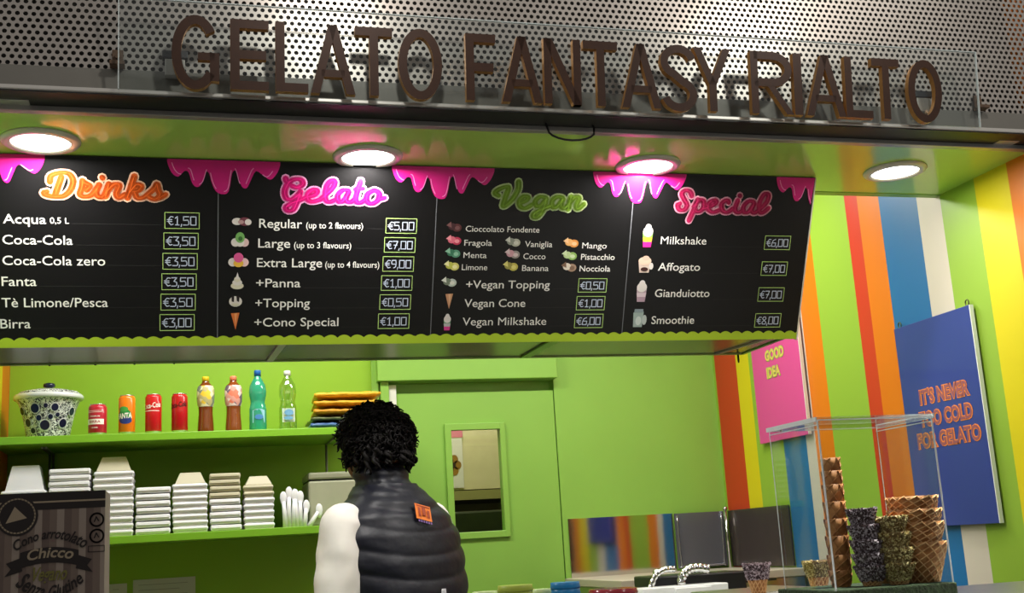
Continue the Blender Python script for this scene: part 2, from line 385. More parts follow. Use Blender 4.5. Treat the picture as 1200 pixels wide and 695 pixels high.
# ------------------------------------------------------------------ downlights
glow = mat('lamp_diffuser', (255, 250, 240), .5, emit=7)
ring = mat('lamp_ring', (205, 200, 190), .3, coat=.3)
places = ['first round downlight from the left, over the drinks list', 'second round downlight from the left, over the pink heading', 'third round downlight, left of the rightmost one, over the last list', 'rightmost round downlight, near the striped wall']
dl = None
for (x, y), lab in zip(((-.334, 2.888), (.466, 2.925), (1.258, 2.928), (2.038, 2.905)), places):
    if dl is None:
        dl = thing('downlight', (x, y, HS), lab, 'ceiling light', 'round downlights in the green soffit')
        MB().lathe([(.068, -.004), (.070, -.010), (.088, -.008), (.092, -.003), (.092, 0), (.068, 0)], (x, y, HS), 40, cap=False).build('trim_ring', ring, dl)
        MB().lathe([(.0695, -.002), (.0695, -.005)], (x, y, HS), 40).build('diffuser', glow, dl)
        o = dl
    else:
        o = copy_tree(dl); o.location = (x, y, HS); o['label'] = lab
    area('downlight_beam', (x, y, HS-.012), .12, 7.0 if x < 1.5 else 3.2, (1, .97, .92))

# ------------------------------------------------------------------ menu board
T0 = Vector((0, 2.985, HS-.004)); Bv = Vector((0, 3.2, 2.072)); Dn = (Bv-T0).normalized(); BH = .4985
Nn = Vector((0, -Dn.z, Dn.y)).normalized()
if Nn.y > 0: Nn = -Nn   # toward the viewer
def onb(x, y):
    d = ray(x, y); t = (T0-CAM).dot(Nn)/d.dot(Nn); q = CAM+d*t; return q.x, (q-T0).dot(Dn)
def bp(u, v, lift=0): return Vector((u, T0.y, T0.z))+Dn*v+Nn*lift
def slab(mb, u0, u1, v0, v1, l0, l1, mi=0):
    mb.add([bp(u0,v0,l0),bp(u1,v0,l0),bp(u1,v1,l0),bp(u0,v1,l0),bp(u0,v0,l1),bp(u1,v0,l1),bp(u1,v1,l1),bp(u0,v1,l1)],
           [(0,3,2,1),(4,5,6,7),(0,1,5,4),(1,2,6,5),(2,3,7,6),(3,0,4,7)], mi)
SE = [-.493, .0855, .6675, 1.2425, 1.8175]
board = thing('menu_board', (.66, 3.0, 2.08), 'long black menu board with four price lists and pink drips, under the soffit', 'menu board')
panels = []
for i in range(4):
    mb = MB(); slab(mb, SE[i]+.0006, SE[i+1]-.0006, 0, BH, -.006, 0)
    panels.append(mb.build('panel', BOARD, board))
mb = MB(); slab(mb, SE[0]-.15, SE[4], .0, BH, -.016, -.0065); slab(mb, SE[4], SE[4]+.004, 0, BH+.004, -.016, .001)
mb.build('backing', mat('board_edge_white', (214, 206, 190), .5), board)
def panel_at(u): return panels[0 if u < SE[1] else 1 if u < SE[2] else 2 if u < SE[3] else 3]
def polyflat(name, polys, mats, parent, lift, tf=None):
    """flat print: list of (points, material index) in board coordinates, slightly proud"""
    tf = tf or (lambda u, v, l: bp(u, v, l))
    bm = bmesh.new()
    for pts, mi, dl_ in polys:
        vs = [bm.verts.new(tf(u, v, lift+dl_)) for u, v in pts]
        f = bm.faces.new(vs); f.material_index = mi
    bmesh.ops.triangulate(bm, faces=[f for f in bm.faces if len(f.verts) > 4], ngon_method='EAR_CLIP')
    me = bpy.data.meshes.new(name); off = wloc(parent) if parent else Vector((0, 0, 0))
    for v in bm.verts: v.co -= off
    bm.to_mesh(me); bm.free()
    for m in mats: me.materials.append(m)
    o = bpy.data.objects.new(name, me); col.objects.link(o); o.parent = parent; return o
# text from Blender's own built-in font, turned into flat meshes
TXT = {}
def text_mesh(s, bold=0.0):
    if (s, bold) in TXT: return TXT[(s, bold)]
    c = bpy.data.curves.new('t', 'FONT'); c.body = s; c.size = 1; c.offset = bold; c.resolution_u = 3
    o = bpy.data.objects.new('t', c); col.objects.link(o)
    bpy.context.view_layer.update()
    dg = bpy.context.evaluated_depsgraph_get(); me = o.evaluated_get(dg).to_mesh()
    vs = [v.co.copy() for v in me.vertices]; fs = [list(p.vertices) for p in me.polygons]
    o.evaluated_get(dg).to_mesh_clear(); bpy.data.objects.remove(o); bpy.data.curves.remove(c)
    x0 = min(v.x for v in vs); x1 = max(v.x for v in vs)
    TXT[(s, bold)] = ([(v.x-x0, v.y) for v in vs], fs, x1-x0); return TXT[(s, bold)]
CAPH = .729   # cap height of the built-in face at size 1
def put_text(name, s, tf, width, cap, m, parent, bold=0.0, lift=.0008):
    vs, fs, w = text_mesh(s, bold)
    kx = width/w; ky = cap/CAPH
    mb = MB(); mb.add([tf(x*kx, y*ky, lift) for x, y in vs], fs)
    return mb.build(name, m, parent, fix=False)
def menu_text(s, x0, y0, x1, cap, m=WHITE, bold=.012, name='menu_line'):
    u0, v0 = onb(x0, y0); u1, _ = onb(x1, y0); vc = v0-onb(x0, y0-cap)[1]
    return put_text(name, s, lambda x, y, l: bp(u0+x, v0-y, l), u1-u0, vc, m, panel_at(u0), bold)
for s, x0, y0, x1, c in [('Acqua', 3.6, 261.6, 54, 11.5), ('0,5 L', 58.6, 261.8, 81, 7.5), ('Coca-Cola', 3, 286, 85.3, 11.5), ('Coca-Cola zero', 3, 310.4, 123.4, 11.5),
        ('Fanta', 2, 335, 43, 11.5), ('Tè Limone/Pesca', 2, 360, 126.6, 11.5), ('Birra', .5, 384.8, 36, 11.5),
        ('Regular', 303.6, 266.7, 354, 11), ('(up to 2 flavours)', 358.7, 267.3, 425.3, 7.6), ('Large', 302.5, 290, 340, 11), ('(up to 3 flavours)', 344.5, 290.6, 411.5, 7.6),
        ('Extra Large', 301, 312.8, 377.4, 11), ('(up to 4 flavours)', 381, 313.4, 444.4, 7.6), ('+Panna', 300, 336.5, 352, 10.6), ('+Topping', 299, 360, 363, 10.6), ('+Cono Special', 298, 382.6, 396.5, 10.6),
        ('+Vegan Topping', 546, 337.8, 644, 9.8), ('Vegan Cone', 543.9, 359.8, 615.3, 9.8), ('Vegan Milkshake', 541.8, 381.4, 639.8, 9.8),
        ('Milkshake', 773.9, 286, 827.4, 9.6), ('Affogato', 770.8, 317, 820, 9.6), ('Gianduiotto', 767, 348, 831, 9.6), ('Smoothie', 763, 379.6, 813, 9.6),
        ('Cioccolato Fondente', 545.6, 271.3, 632, 7.2), ('Fragola', 543.9, 287.7, 576.3, 7.2), ('Vaniglia', 615, 289.3, 647, 7.2), ('Mango', 682, 291, 710.6, 7.2),
        ('Menta', 543, 302.2, 570, 7.2), ('Cocco', 613, 303.6, 639, 7.2), ('Pistacchio', 680.6, 304.3, 720, 7.2),
        ('Limone', 541, 316.4, 570.8, 7.2), ('Banana', 611.5, 317.4, 642.6, 7.2), ('Nocciola', 678.9, 318, 714.8, 7.2)]:
    menu_text(s, x0, y0, x1, c, bold=0 if 'M' in s else (.006 if c > 9 else .003))
# prices: hand-drawn square digits in green frames
DG = {'0': [[(0,0),(1,0),(1,1),(0,1),(0,0)]], '1': [[(.15,.8),(.55,1),(.55,0)],[(.2,0),(.9,0)]], '3': [[(0,1),(1,1),(.45,.58),(1,.45),(1,.1),(.8,0),(0,0)]],
      '5': [[(1,1),(0,1),(0,.55),(.8,.6),(1,.4),(1,.1),(.8,0),(0,0)]], '6': [[(.9,1),(.3,.85),(0,.4),(0,0),(.9,0),(1,.5),(.1,.5)]], '7': [[(0,1),(1,1),(.35,0)],[(.2,.5),(.85,.5)]],
      '8': [[(.5,.52),(.05,.75),(.3,1),(.8,1),(.95,.75),(.5,.52),(0,.25),(.1,0),(.9,0),(1,.25),(.5,.52)]], '9': [[(1,.5),(.1,.5),(0,.75),(.15,1),(.9,1),(1,.6),(.9,.15),(.5,0)]],
      'E': [[(1,.95),(.6,1),(.3,.75),(.25,.3),(.6,0),(1,.08)],[(0,.62),(.8,.62)],[(0,.4),(.8,.4)]], ',': [[(.6,.08),(.35,-.2)]]}
def ribbon_polys(pts, w, mi=0, dl_=0, taper=None):
    out = []
    for i in range(len(pts)-1):
        (ax, ay), (bx, by) = pts[i], pts[i+1]; L = math.hypot(bx-ax, by-ay)
        if L < 1e-7: continue
        wa = w[i] if hasattr(w, '__len__') else w; wb = w[i+1] if hasattr(w, '__len__') else w
        nx, ny = -(by-ay)/L, (bx-ax)/L
        out.append(([(ax+nx*wa/2, ay+ny*wa/2), (bx+nx*wb/2, by+ny*wb/2), (bx-nx*wb/2, by-ny*wb/2), (ax-nx*wa/2, ay-ny*wa/2)], mi, dl_))
    for i, (ax, ay) in enumerate(pts):
        wa = w[i] if hasattr(w, '__len__') else w
        out.append(([(ax+wa/2*math.cos(t*math.pi/4), ay+wa/2*math.sin(t*math.pi/4)) for t in range(8)], mi, dl_))
    return out
def price(s, x0, y0, x1, y1):
    ua, va = onb(x0, y0); ub = onb(x1, y0)[0]; ul, vb = onb(x0, y1)
    u0, u1 = (ua+ul)/2, (ub+onb(x1, y1)[0])/2
    if u1 < u0: return
    pl = ribbon_polys([(u0,va),(u1,va),(u1,vb),(u0,vb),(u0,va)], .0018)
    par = panel_at(u0); polyflat('price_frame', pl, [BOXG], par, .0008)
    H = vb-va; W = u1-u0; n = [('E', .07, .17), (s[0], .28, .15), (',', .45, .06), (s[2], .54, .155), (s[3], .75, .155)]
    pl = []
    for ch, fx, fw in n:
        for st in DG[ch]: pl += ribbon_polys([(u0+W*(fx+fw*x), vb-H*(.23+.52*y)) for x, y in st], .0025)
    polyflat('price', pl, [PRICE], par, .0009)
rows = []
for i, s in enumerate(['1,50', '3,50', '3,50', '3,50', '3,50', '3,00']):
    x0 = 537-3.2*i; y0 = 247+66.6*i; rows.append((s, x0/2.78, 160+y0/2.78, (x0+112)/2.78, 160+(y0+52)/2.78))
for i, s in enumerate(['5,00', '7,00', '9,00', '1,00', '0,50', '1,00']):
    x0 = 567-4.8*i; y0 = 256+59.8*i; rows.append((s, 240+x0/2.671, 160+y0/2.671, 240+(x0+96)/2.671, 160+(y0+46)/2.671))
for i, s in enumerate(['0,50', '1,00', '6,00']):
    x0 = 515-6.4*i; y0 = 424+60.5*i; rows.append((s, 500+x0/2.896, 180+y0/2.896, 500+(x0+95)/2.896, 180+(y0+46)/2.896))
for i, s in enumerate(['6,00', '7,00', '7,00', '8,00']):
    x0 = 510-11*i; y0 = 279+88*i; rows.append((s, 720+x0/2.896, 180+y0/2.896, 720+(x0+86)/2.896, 180+(y0+46)/2.896))
for r in rows: price(*r)
# faint rules between the rows
for xa, xb, y in [(84, 190, 262), (90, 190, 287), (126, 189, 311), (46, 188, 335.5), (128, 187, 360.5), (38, 186, 385), (430, 450, 268), (415, 449, 291), (356, 446, 337.3), (366, 444, 361), (400, 443, 383.3),
                  (648, 676, 338.5), (620, 675, 360.5), (644, 672, 382), (830, 893, 289), (824, 889, 320), (835, 884, 351), (817, 880, 382)]:
    u0, v0 = onb(xa, y); u1 = onb(xb, y)[0]
    polyflat('rule', ribbon_polys([(u0, v0), (u1, v0)], .0012), [LINE], panel_at(u0), .0004)
# thin grey line on each seam
for u in SE[1:4]:
    polyflat('seam_line', [([(u-.0012, .0), (u+.0012, .0), (u+.0012, BH-.02), (u-.0012, BH-.02)], 0, 0)], [mat('seam_grey', (110, 112, 116), .4)], board, .0006)
# scalloped lime border
per = .036
for i in range(4):
    pts = [(SE[i], BH), (SE[i+1], BH)]; n = 96
    for k in range(n, -1, -1):
        u = SE[i]+(SE[i+1]-SE[i])*k/n; pts.append((u, BH-.018-.009*abs(math.sin(math.pi*(u-SE[0])/per))**.7))
    polyflat('scalloped_border', [(pts, 0, 0)], [LIME], panels[i], .0006)
# pink drips over the seams
DR = [(196,185),(196,190),(201,202),(208.6,207),(216,200.5),(221,202),(225,214),(230,219),(236,216),(241,202),(245,203),(248,214),(253,224),(260.6,227.5),(268,224),(272,203),(276,200),(279,205),(283,218),(289,220.5),(294,211),(300,200.5),(309,206),(317,210.5),(324,204),(328,195),(328.5,187)]
dru = [onb(x, y) for x, y in DR]; dru = [(u-SE[1], max(0, v)) for u, v in dru]; dru[0] = (dru[0][0], 0); dru[-1] = (dru[-1][0], 0)
def smooth2(p, closed=False, k=4):
    out = []
    for i in range(len(p)-1):
        p0 = p[max(i-1, 0)]; p1 = p[i]; p2 = p[i+1]; p3 = p[min(i+2, len(p)-1)]
        for j in range(k):
            t = j/k
            out.append(tuple(.5*((2*p1[d])+(-p0[d]+p2[d])*t+(2*p0[d]-5*p1[d]+4*p2[d]-p3[d])*t*t+(-p0[d]+3*p1[d]-3*p2[d]+p3[d])*t**3) for d in (0, 1)))
    out.append(tuple(p[-1])); return out
dsm = smooth2(dru, k=3)
for i, u in enumerate(SE):
    pts = [(u+a, max(0, b)) for a, b in dsm]
    if i == 4: pts = [q for q in pts if q[0] <= u-.001]; pts.append((u-.001, 0))
    if i == 0: pts = [q for q in pts if q[0] >= u+.001]; pts = [(u+.001, 0)]+pts
    pl = [(pts, 0, 0)]
    inner = [(u+a*.93, b-.007) for a, b in dsm if b > .012]
    inner = [q for q in inner if q[0] < SE[4]-.003 and q[0] > SE[0]]
    seg = [q for k, q in enumerate(inner)]
    for k in range(0, len(seg)-4, 9):
        pl += ribbon_polys(seg[k:k+6], .0022, 1, .0004)
    polyflat('pink_drip', pl, [PINK, PINKL], board, .0012)
# script headings traced as brush strokes
HEAD = {
 'drinks': ((30, 185), 6.667, [[(190,185),(200,140),(270,115),(340,125),(372,180),(350,250),(300,295),(240,302),(170,292),(145,272),(170,262)], [(280,150),(255,220),(232,285)],
    [(445,178),(440,230),(424,282),(460,302),(520,285),(575,210)], [(447,190),(500,215),(478,250)], [(575,210),(550,270),(575,305),(615,290),(650,205)], [(598,152),(602,156)],
    [(650,205),(625,300)], [(635,262),(690,207),(732,215),(708,280),(730,312),(775,285)], [(850,142),(815,250),(795,312)], [(808,275),(865,208),(903,222),(880,255),(832,265)], [(850,265),(872,312),(920,308),(965,275)],
    [(965,275),(1010,235),(1025,205),(1035,250),(1050,290),(1010,322),(962,305)], [(1045,312),(1095,285)]], (216, 92, 30), (246, 200, 172)),
 'gelato': ((310, 195), 7.5, [[(185,105),(200,135),(240,125)], [(240,170),(285,185),(335,160),(325,120),(270,112),(210,145),(178,215),(190,275),(235,290),(290,255),(315,222)], [(315,222),(290,300),(255,375),(210,390),(188,360),(235,325),(305,298),(370,270)],
    [(370,270),(440,250),(462,215),(430,203),(385,235),(378,285),(420,308),(490,290)], [(490,290),(590,200),(618,140),(592,122),(548,170),(532,270),(560,312),(615,295)],
    [(742,212),(690,207),(642,255),(652,308),(695,300),(742,222),(715,290),(750,315),(790,290)], [(845,130),(800,280),(830,322),(880,295)], [(790,200),(870,195)], [(960,210),(908,240),(897,300),(940,328),(1000,290),(1005,230),(960,207)], [(1000,290),(1058,275)]], (222, 28, 128), (250, 178, 222)),
 'vegan': ((565, 200), 8.571, [[(165,250),(130,222),(180,180),(262,165),(232,270),(212,358),(300,290),(360,190),(365,112)], [(370,330),(440,300),(460,268),(420,257),(375,300),(380,355),(430,376),(500,340)],
    [(640,272),(580,262),(530,310),(550,357),(600,340),(642,282),(605,400),(550,466),(512,458),(535,420),(620,380),(690,350)], [(810,272),(750,262),(700,310),(712,368),(762,350),(812,282),(790,350),(820,378),(860,350)],
    [(892,262),(862,385)], [(872,330),(930,267),(972,275),(945,350),(962,382),(1020,335)]], (128, 165, 46), (196, 214, 156)),
 'special': ((780, 210), 8.889, [[(270,172),(250,127),(200,117),(167,152),(190,210),(222,270),(190,318),(140,316),(122,270),(150,252)], [(332,212),(290,320),(240,428)], [(290,285),(350,217),(393,232),(388,300),(340,338),(302,322)],
    [(388,310),(470,282),(528,240),(500,217),(450,250),(442,310),(490,343),(560,320)], [(655,240),(630,217),(580,260),(590,325),(640,343),(700,305)], [(750,222),(720,310),(750,348),(800,325)], [(770,170),(774,174)],
    [(920,242),(870,227),(812,280),(812,340),(862,338),(922,252),(892,320),(920,352),(955,330)], [(955,330),(1042,250),(1070,172),(1032,152),(982,230),(970,315),(1000,352),(1070,300)]], (192, 38, 92), (236, 172, 192))}
for hn, (org, sc_, strokes, c1, c2) in HEAD.items():
    m1, m2 = mat(hn+'_fill', c1, .4), mat(hn+'_outline', c2, .4); pl = []
    for st in strokes:
        sp = smooth2([(float(a), float(b)) for a, b in st], k=5)
        uv = [onb(org[0]+a/sc_, org[1]+b/sc_) for a, b in sp]
        ws = []
        for i in range(len(sp)):
            a_, b_ = sp[max(i-1, 0)], sp[min(i+1, len(sp)-1)]; L = math.hypot(b_[0]-a_[0], b_[1]-a_[1]) or 1
            ws.append(.0100+.0060*abs(b_[1]-a_[1])/L)
        pl += ribbon_polys(uv, [q+.0085 for q in ws], 1, 0) + ribbon_polys(uv, ws, 0, .0006)
        inn = [q*.12 for q in ws]
        pl += ribbon_polys(uv, inn, 2, .0009)
    cx = sum(q[0][0][0] for q in pl)/len(pl)
    m3 = mat(hn+'_highlight', tuple(min(255, int(v*1.12+8)) for v in c1), .4)
    polyflat('heading', pl, [m1, m2, m3], panel_at(cx), .001)
# small food pictures
def ell(cx, cy, rx, ry, n=14): return [(cx+rx*math.cos(2*math.pi*i/n), cy+ry*math.sin(2*math.pi*i/n)) for i in range(n)]
def icon(px_, py_, w, h, parts):
    u, v = onb(px_, py_); kw = onb(px_+w, py_)[0]-u; kh = onb(px_, py_+h)[1]-v
    mats = []; pl = []
    for i, (poly, c) in enumerate(parts):
        m = mat('print_%d_%d_%d' % c, c, .5)
        if m not in mats: mats.append(m)
        pl.append(([(u+x*kw, v+y*kh) for x, y in poly], mats.index(m), .00012*i))
    polyflat('food_picture', pl, mats, panel_at(u), .0008)
W_, CR = (228, 220, 214), (222, 214, 190)
def scoop2(c1, c2): return [(ell(-.25, .05, .28, .35), W_), (ell(.15, .05, .32, .42), c1), (ell(.33, .1, .18, .3), W_), (ell(-.05, .1, .16, .2), c2)]
icon(283.5, 259, 22, 12, scoop2((120, 60, 74), (190, 150, 150)))
icon(281.3, 280.5, 21, 18, [(ell(-.25, .2, .25, .28), W_), (ell(.25, .2, .25, .28), (224, 190, 190)), (ell(0, .2, .25, .28), W_), (ell(0, -.12, .26, .35), (120, 176, 96)), (ell(.02, -.05, .12, .15), (60, 110, 50))])
icon(279.5, 304.6, 24, 18, [(ell(-.28, .15, .22, .28), W_), (ell(.28, .15, .22, .28), (240, 200, 200)), (ell(0, .22, .25, .25), (240, 190, 70)), (ell(0, -.15, .24, .32), (226, 90, 150))])
icon(278, 329, 17, 20, [(ell(0, .3, .45, .2), CR), (ell(0, .1, .34, .18), W_), (ell(0, -.08, .22, .16), CR), ([(-.14, -.1), (.14, -.1), (.02, -.5)], W_)])
icon(276, 352.6, 16, 14, [(ell(0, .05, .48, .45), W_), ([(-.3, -.4), (-.1, -.45), (-.12, .1), (-.28, .05)], (40, 30, 30)), ([(.05, -.45), (.3, -.4), (.25, .1), (.1, .0)], (40, 30, 30)), (ell(0, .3, .3, .12), CR)])
icon(275.5, 376, 11, 21, [([(-.45, -.42), (.45, -.45), (.05, .5)], (226, 120, 60)), ([(-.1, -.42), (.2, -.44), (.05, .3)], (240, 160, 100))])
def fruit(a, b, c): return [(ell(.2, .1, .3, .36), a), (ell(-.12, .0, .26, .32), b), (ell(.22, .12, .16, .18), c), ([(-.5, -.1), (-.2, -.45), (-.15, .1)], c)]
for (x, y), a, b, c in [((532, 265.5), (92, 50, 50), (70, 40, 44), (120, 80, 80)), ((531.6, 281), (200, 60, 90), (224, 110, 130), (240, 150, 160)), ((530.4, 296), (90, 150, 120), (60, 120, 90), (140, 190, 160)),
        ((529, 311), (214, 206, 110), (190, 190, 80), (236, 230, 170)), ((600.8, 283), (190, 190, 170), (150, 154, 140), (214, 214, 200)), ((600.2, 297), (160, 150, 144), (214, 160, 170), (224, 200, 200)),
        ((598, 311.4), (210, 196, 90), (170, 160, 80), (230, 220, 130)), ((669, 284), (232, 150, 70), (240, 180, 110), (250, 200, 150)), ((667, 298.8), (150, 190, 100), (190, 210, 150), (210, 224, 180)), ((666.4, 312.4), (170, 140, 116), (226, 216, 200), (130, 100, 80))]:
    icon(x, y, 18, 13, fruit(a, b, c))
icon(526, 330, 18, 13, fruit((190, 200, 190), (120, 130, 110), (222, 222, 210)))
icon(526, 352.6, 10, 19, [([(-.45, -.42), (.45, -.45), (.05, .5)], (206, 150, 110)), ([(-.1, -.42), (.2, -.44), (.05, .3)], (226, 180, 140))])
def shake(a, b, c): return [([(-.42, -.1), (.42, -.1), (.32, .5), (-.32, .5)], a), ([(-.4, .1), (.4, .1), (.36, .28), (-.36, .28)], b), ([(-.37, .28), (.37, .28), (.32, .5), (-.32, .5)], c), (ell(0, -.15, .42, .22), W_), (ell(0, -.32, .25, .15), W_)]
icon(524, 377, 10, 20, shake((120, 170, 130), (190, 190, 190), (214, 60, 140)))
icon(759, 275.6, 14, 28, shake((150, 220, 90), (240, 190, 60), (236, 40, 150)))
icon(756.3, 309.5, 18, 20, [([(-.45, -.1), (.35, -.1), (.25, .5), (-.35, .5)], (222, 200, 186)), (ell(.38, .12, .14, .2), W_), (ell(-.05, -.18, .42, .25), (236, 204, 180)), (ell(0, -.35, .22, .14), (230, 190, 170)), (ell(-.05, .3, .24, .12), (70, 40, 36))])
icon(751.8, 340.6, 14, 26, shake((196, 170, 180), (220, 200, 206), (180, 150, 164)))
icon(749.4, 372.7, 17, 21, [([(-.45, -.3), (.25, -.35), (.2, .5), (-.4, .5)], (168, 186, 180)), (ell(.33, .1, .16, .28), (190, 200, 196)), ([(-.38, -.5), (.2, -.5), (.22, -.3), (-.4, -.3)], (140, 156, 160)), (ell(-.08, .15, .2, .25), (210, 220, 214))])

# shelf panel behind the board's foot with polished underside
tray = thing('hood_shelf', (.6, 3.38, 2.08), 'polished steel shelf running back from the foot of the menu board', 'shelf')
zt = 2.086
B('deck', (SE[0]-.16, 3.232, zt), (1.815, 3.57, zt+.006), mat('smoked_steel', (112, 104, 96), .22, metal=.55, noise=.4, nscale=5), tray)
MB().box((SE[0]-.16, 3.219, zt-.012), (1.82, 3.233, zt+.008), 0, .001).build('front_rim', mat('rim_lime', (170, 196, 90), .3), tray)
MB().box((SE[0]-.16, 3.562, zt-.004), (1.82, 3.575, zt+.012), 0, .001).build('rear_rim', mat('rim_pale', (160, 190, 110), .3), tray)
MB().box((1.812, 3.220, zt-.004), (1.824, 3.575, zt+.012), 0, .001).build('end_rim', mat('rim_green', (90, 150, 40), .3), tray)
def brace(xa, xb, m, w=.014):
    a, b = Vector((xa, 3.22, zt-.006)), Vector((xb, 3.56, zt-.006)); d = (b-a).normalized(); s_ = d.cross(Vector((0, 0, 1)))*w/2
    mb = MB(); mb.add([a-s_, a+s_, b+s_, b-s_, a-s_+Vector((0,0,.005)), a+s_+Vector((0,0,.005)), b+s_+Vector((0,0,.005)), b-s_+Vector((0,0,.005))],
        [(0,3,2,1),(4,5,6,7),(0,1,5,4),(1,2,6,5),(2,3,7,6),(3,0,4,7)]); return mb.build('brace', m, tray)
brace(atZ(642, 403, zt).x, atZ(606, 423, zt).x, mat('brace_green', (120, 176, 60), .4), .03)
brace(atZ(331, 405, zt).x, atZ(314, 426, zt).x, LIGHTGREY, .02)
brace(atZ(903, 398, zt).x-.02, atZ(842, 415, zt).x-.02, LIGHTGREY, .008)
for px_ in (58, 112, 158, 204, 870):
    x = atZ(px_, 426 if px_ < 800 else 414, zt).x; big = px_ > 800
    MB().lathe([(.0035, 0), (.0035, -.003 if not big else -.022), (.002, -.005 if not big else -.03)], (min(x, 1.80), 3.566, zt-.002), 10).build('bolt', BLACK, tray)

# ------------------------------------------------------------------ door with its little window
dr = thing('door_1', ((DX0+DX1)/2, YB+.03, 0), 'lime green flush door with a narrow glazed opening', 'door'); dr['kind'] = 'structure'
wx0, wx1 = atY(529.5, 560, YB+.01).x, atY(588.5, 560, YB+.01).x
wz0, wz1 = atY(560, 624, YB+.01).z, atY(560, 503, YB+.01).z
mb = MB(); y0, y1 = YB+.006, YB+.05; dx0, dx1 = DX0+.036, DX1-.004
mb.box((dx0, y0, .01), (wx0, y1, DZ-.048)); mb.box((wx1, y0, .01), (dx1, y1, DZ-.048)); mb.box((wx0, y0, .01), (wx1, y1, wz0)); mb.box((wx0, y0, wz1), (wx1, y1, DZ-.048))
mb.build('leaf', GREEN, dr)
B('header', (dx0-.03, YB+.060, DZ-.06), (dx1+.01, YB+.08, DZ+.01), GREEN, dr)
fw = .025; mb = MB()
mb.box((wx0-fw, y0-.014, wz0-fw), (wx0+.003, y0+.0, wz1+fw), 0, .002); mb.box((wx1-.003, y0-.014, wz0-fw), (wx1+fw*.8, y0, wz1+fw), 0, .002)
mb.box((wx0, y0-.0135, wz0-fw), (wx1, y0, wz0+.003), 0, .002); mb.box((wx0, y0-.0135, wz1-.003), (wx1, y0, wz1+fw), 0, .002)
fr = mb.build('window_frame', GREEN, dr)
B('pane', (wx0, y0+.012, wz0), (wx1, y0+.016, wz1), GLASS, dr)
# the room behind the door
BG = mat('back_room_beige', (206, 190, 160), .6, noise=.06)
struct(B('wall_back_room', (.3, 6.3, 0), (2.6, 6.38, 3), BG))
struct(B('wall_back_room_left', (.3, YB+.08, 0), (.4, 6.3, 3), BG)); struct(B('wall_back_room_right', (2.5, YB+.08, 0), (2.6, 6.3, 3), BG))
struct(B('ceiling_back_room', (.3, YB+.08, 2.95), (2.6, 6.38, 3), BG))
zc = atY(560, 578, 5.7).z; xa = atY(543, 540, 5.7).x
t = thing('wall_cabinet', (1.6, 5.85, zc), 'beige cabinet front seen through the glass of the door', 'cabinet')
B('body', (xa-.25, 5.70, zc+.02), (2.2, 6.3, 2.8), mat('cabinet_beige', (214, 196, 164), .5, noise=.05), t)
B('rail', (xa-.25, 5.69, zc-.03), (2.2, 6.3, zc+.015), mat('cabinet_olive', (150, 140, 90), .5), t)
t = tag(B('wall_poster', (xa-.17, 5.692, zc+.03), (xa-.004, 5.698, 2.6), mat('poster_white', (226, 214, 214), .5)), 'pale poster with pink top and brown flower, on the cabinet behind the door glass', 'poster')
px0 = xa-.17
ptf = lambda u, v, l: Vector((u, 5.6905-l, v))
z1_, z2_ = atY(536, 508, 5.69).z, atY(536, 545, 5.69).z
polyflat('print', [([(px0, z1_-.02), (px0+.17, z1_-.02), (px0+.17, z1_+.03), (px0, z1_+.03)], 0, 0)] + [(ell(px0+.115+.022*math.cos(k*1.256), z2_+.03*math.sin(k*1.256), .02, .022), 1, 0) for k in range(5)] + [(ell(px0+.115, z2_, .014, .014), 2, .0006)],
         [mat('rose', (214, 110, 140), .5), mat('flower_brown', (150, 104, 40), .5), mat('flower_dark', (60, 40, 24), .5)], t, 0, ptf)
t = tag(MB().box((.7, 5.55, .0), (2.3, 6.2, zc-.09), 0, .01).box((.9, 5.5, zc-.3), (2.0, 5.6, zc-.2), 0, .01).build('storage_unit', mat('dark_green_unit', (38, 44, 18), .5, noise=.3)), 'dark unit low behind the door glass', 'cabinet')

# ------------------------------------------------------------------ shelves in the left bay
SX1 = .60
def shelf(z, lab, x1, zb=.028):
    t = thing('wall_shelf', (0, YB, z), lab, 'shelf', 'green shelves on the back wall')
    B('board', (XL, 4.52, z-zb), (x1, YB, z), SHELFG, t, .002); return t
ZU, ZLw = 1.980, 1.612
us = shelf(ZU, 'upper lime green shelf carrying the vase, cans and bottles', SX1)
ls = shelf(ZLw, 'lower lime green shelf carrying the stacks of foam trays', .62)
for px_ in (57, 61, 384):
    p = atY(px_, 540, 4.83)
    MB().tube([(p.x, 4.87, ZU-.03), (p.x, 4.87, ZLw)], .005, 8).build('bracket', mat('dull_metal', (120, 122, 110), .4, metal=.5), us)
    MB().tube([(p.x, 4.87, ZU-.034), (p.x, 4.60, ZU-.034)], .004, 8).build('bracket', MATS['dull_metal'], us)
yI = 4.60  # row of drinks
def px2x(px_, py_, Y=yI): return atY(px_, py_, Y).x
# --- vase
xc = px2x(54, 490); R = (px2x(94, 470)-px2x(12, 470))/2
vase = thing('covered_jar', (xc, yI+.08, ZU), 'large white ceramic jar with dark blue floral pattern and lid, on the upper shelf', 'jar')
cy = yI+.08; rr = R*1.02
PAT = bpy.data.materials.new('blue_floral_glaze'); PAT.use_nodes = True; nt = PAT.node_tree; b_ = nt.nodes['Principled BSDF']; b_.inputs['Roughness'].default_value = .2
tc = nt.nodes.new('ShaderNodeTexCoord'); n1 = nt.nodes.new('ShaderNodeTexNoise'); n1.inputs['Scale'].default_value = 75; n1.inputs['Detail'].default_value = 1.0; n1.inputs['Distortion'].default_value = 1.6
r1 = nt.nodes.new('ShaderNodeValToRGB'); e = r1.color_ramp.elements; e[0].position = .44; e[0].color = (*lin((226, 228, 226)), 1); e[1].position = .50; e[1].color = (*lin((24, 28, 44)), 1)
e2 = e.new(.57); e2.color = (*lin((24, 28, 44)), 1); e3 = e.new(.62); e3.color = (*lin((226, 228, 226)), 1)
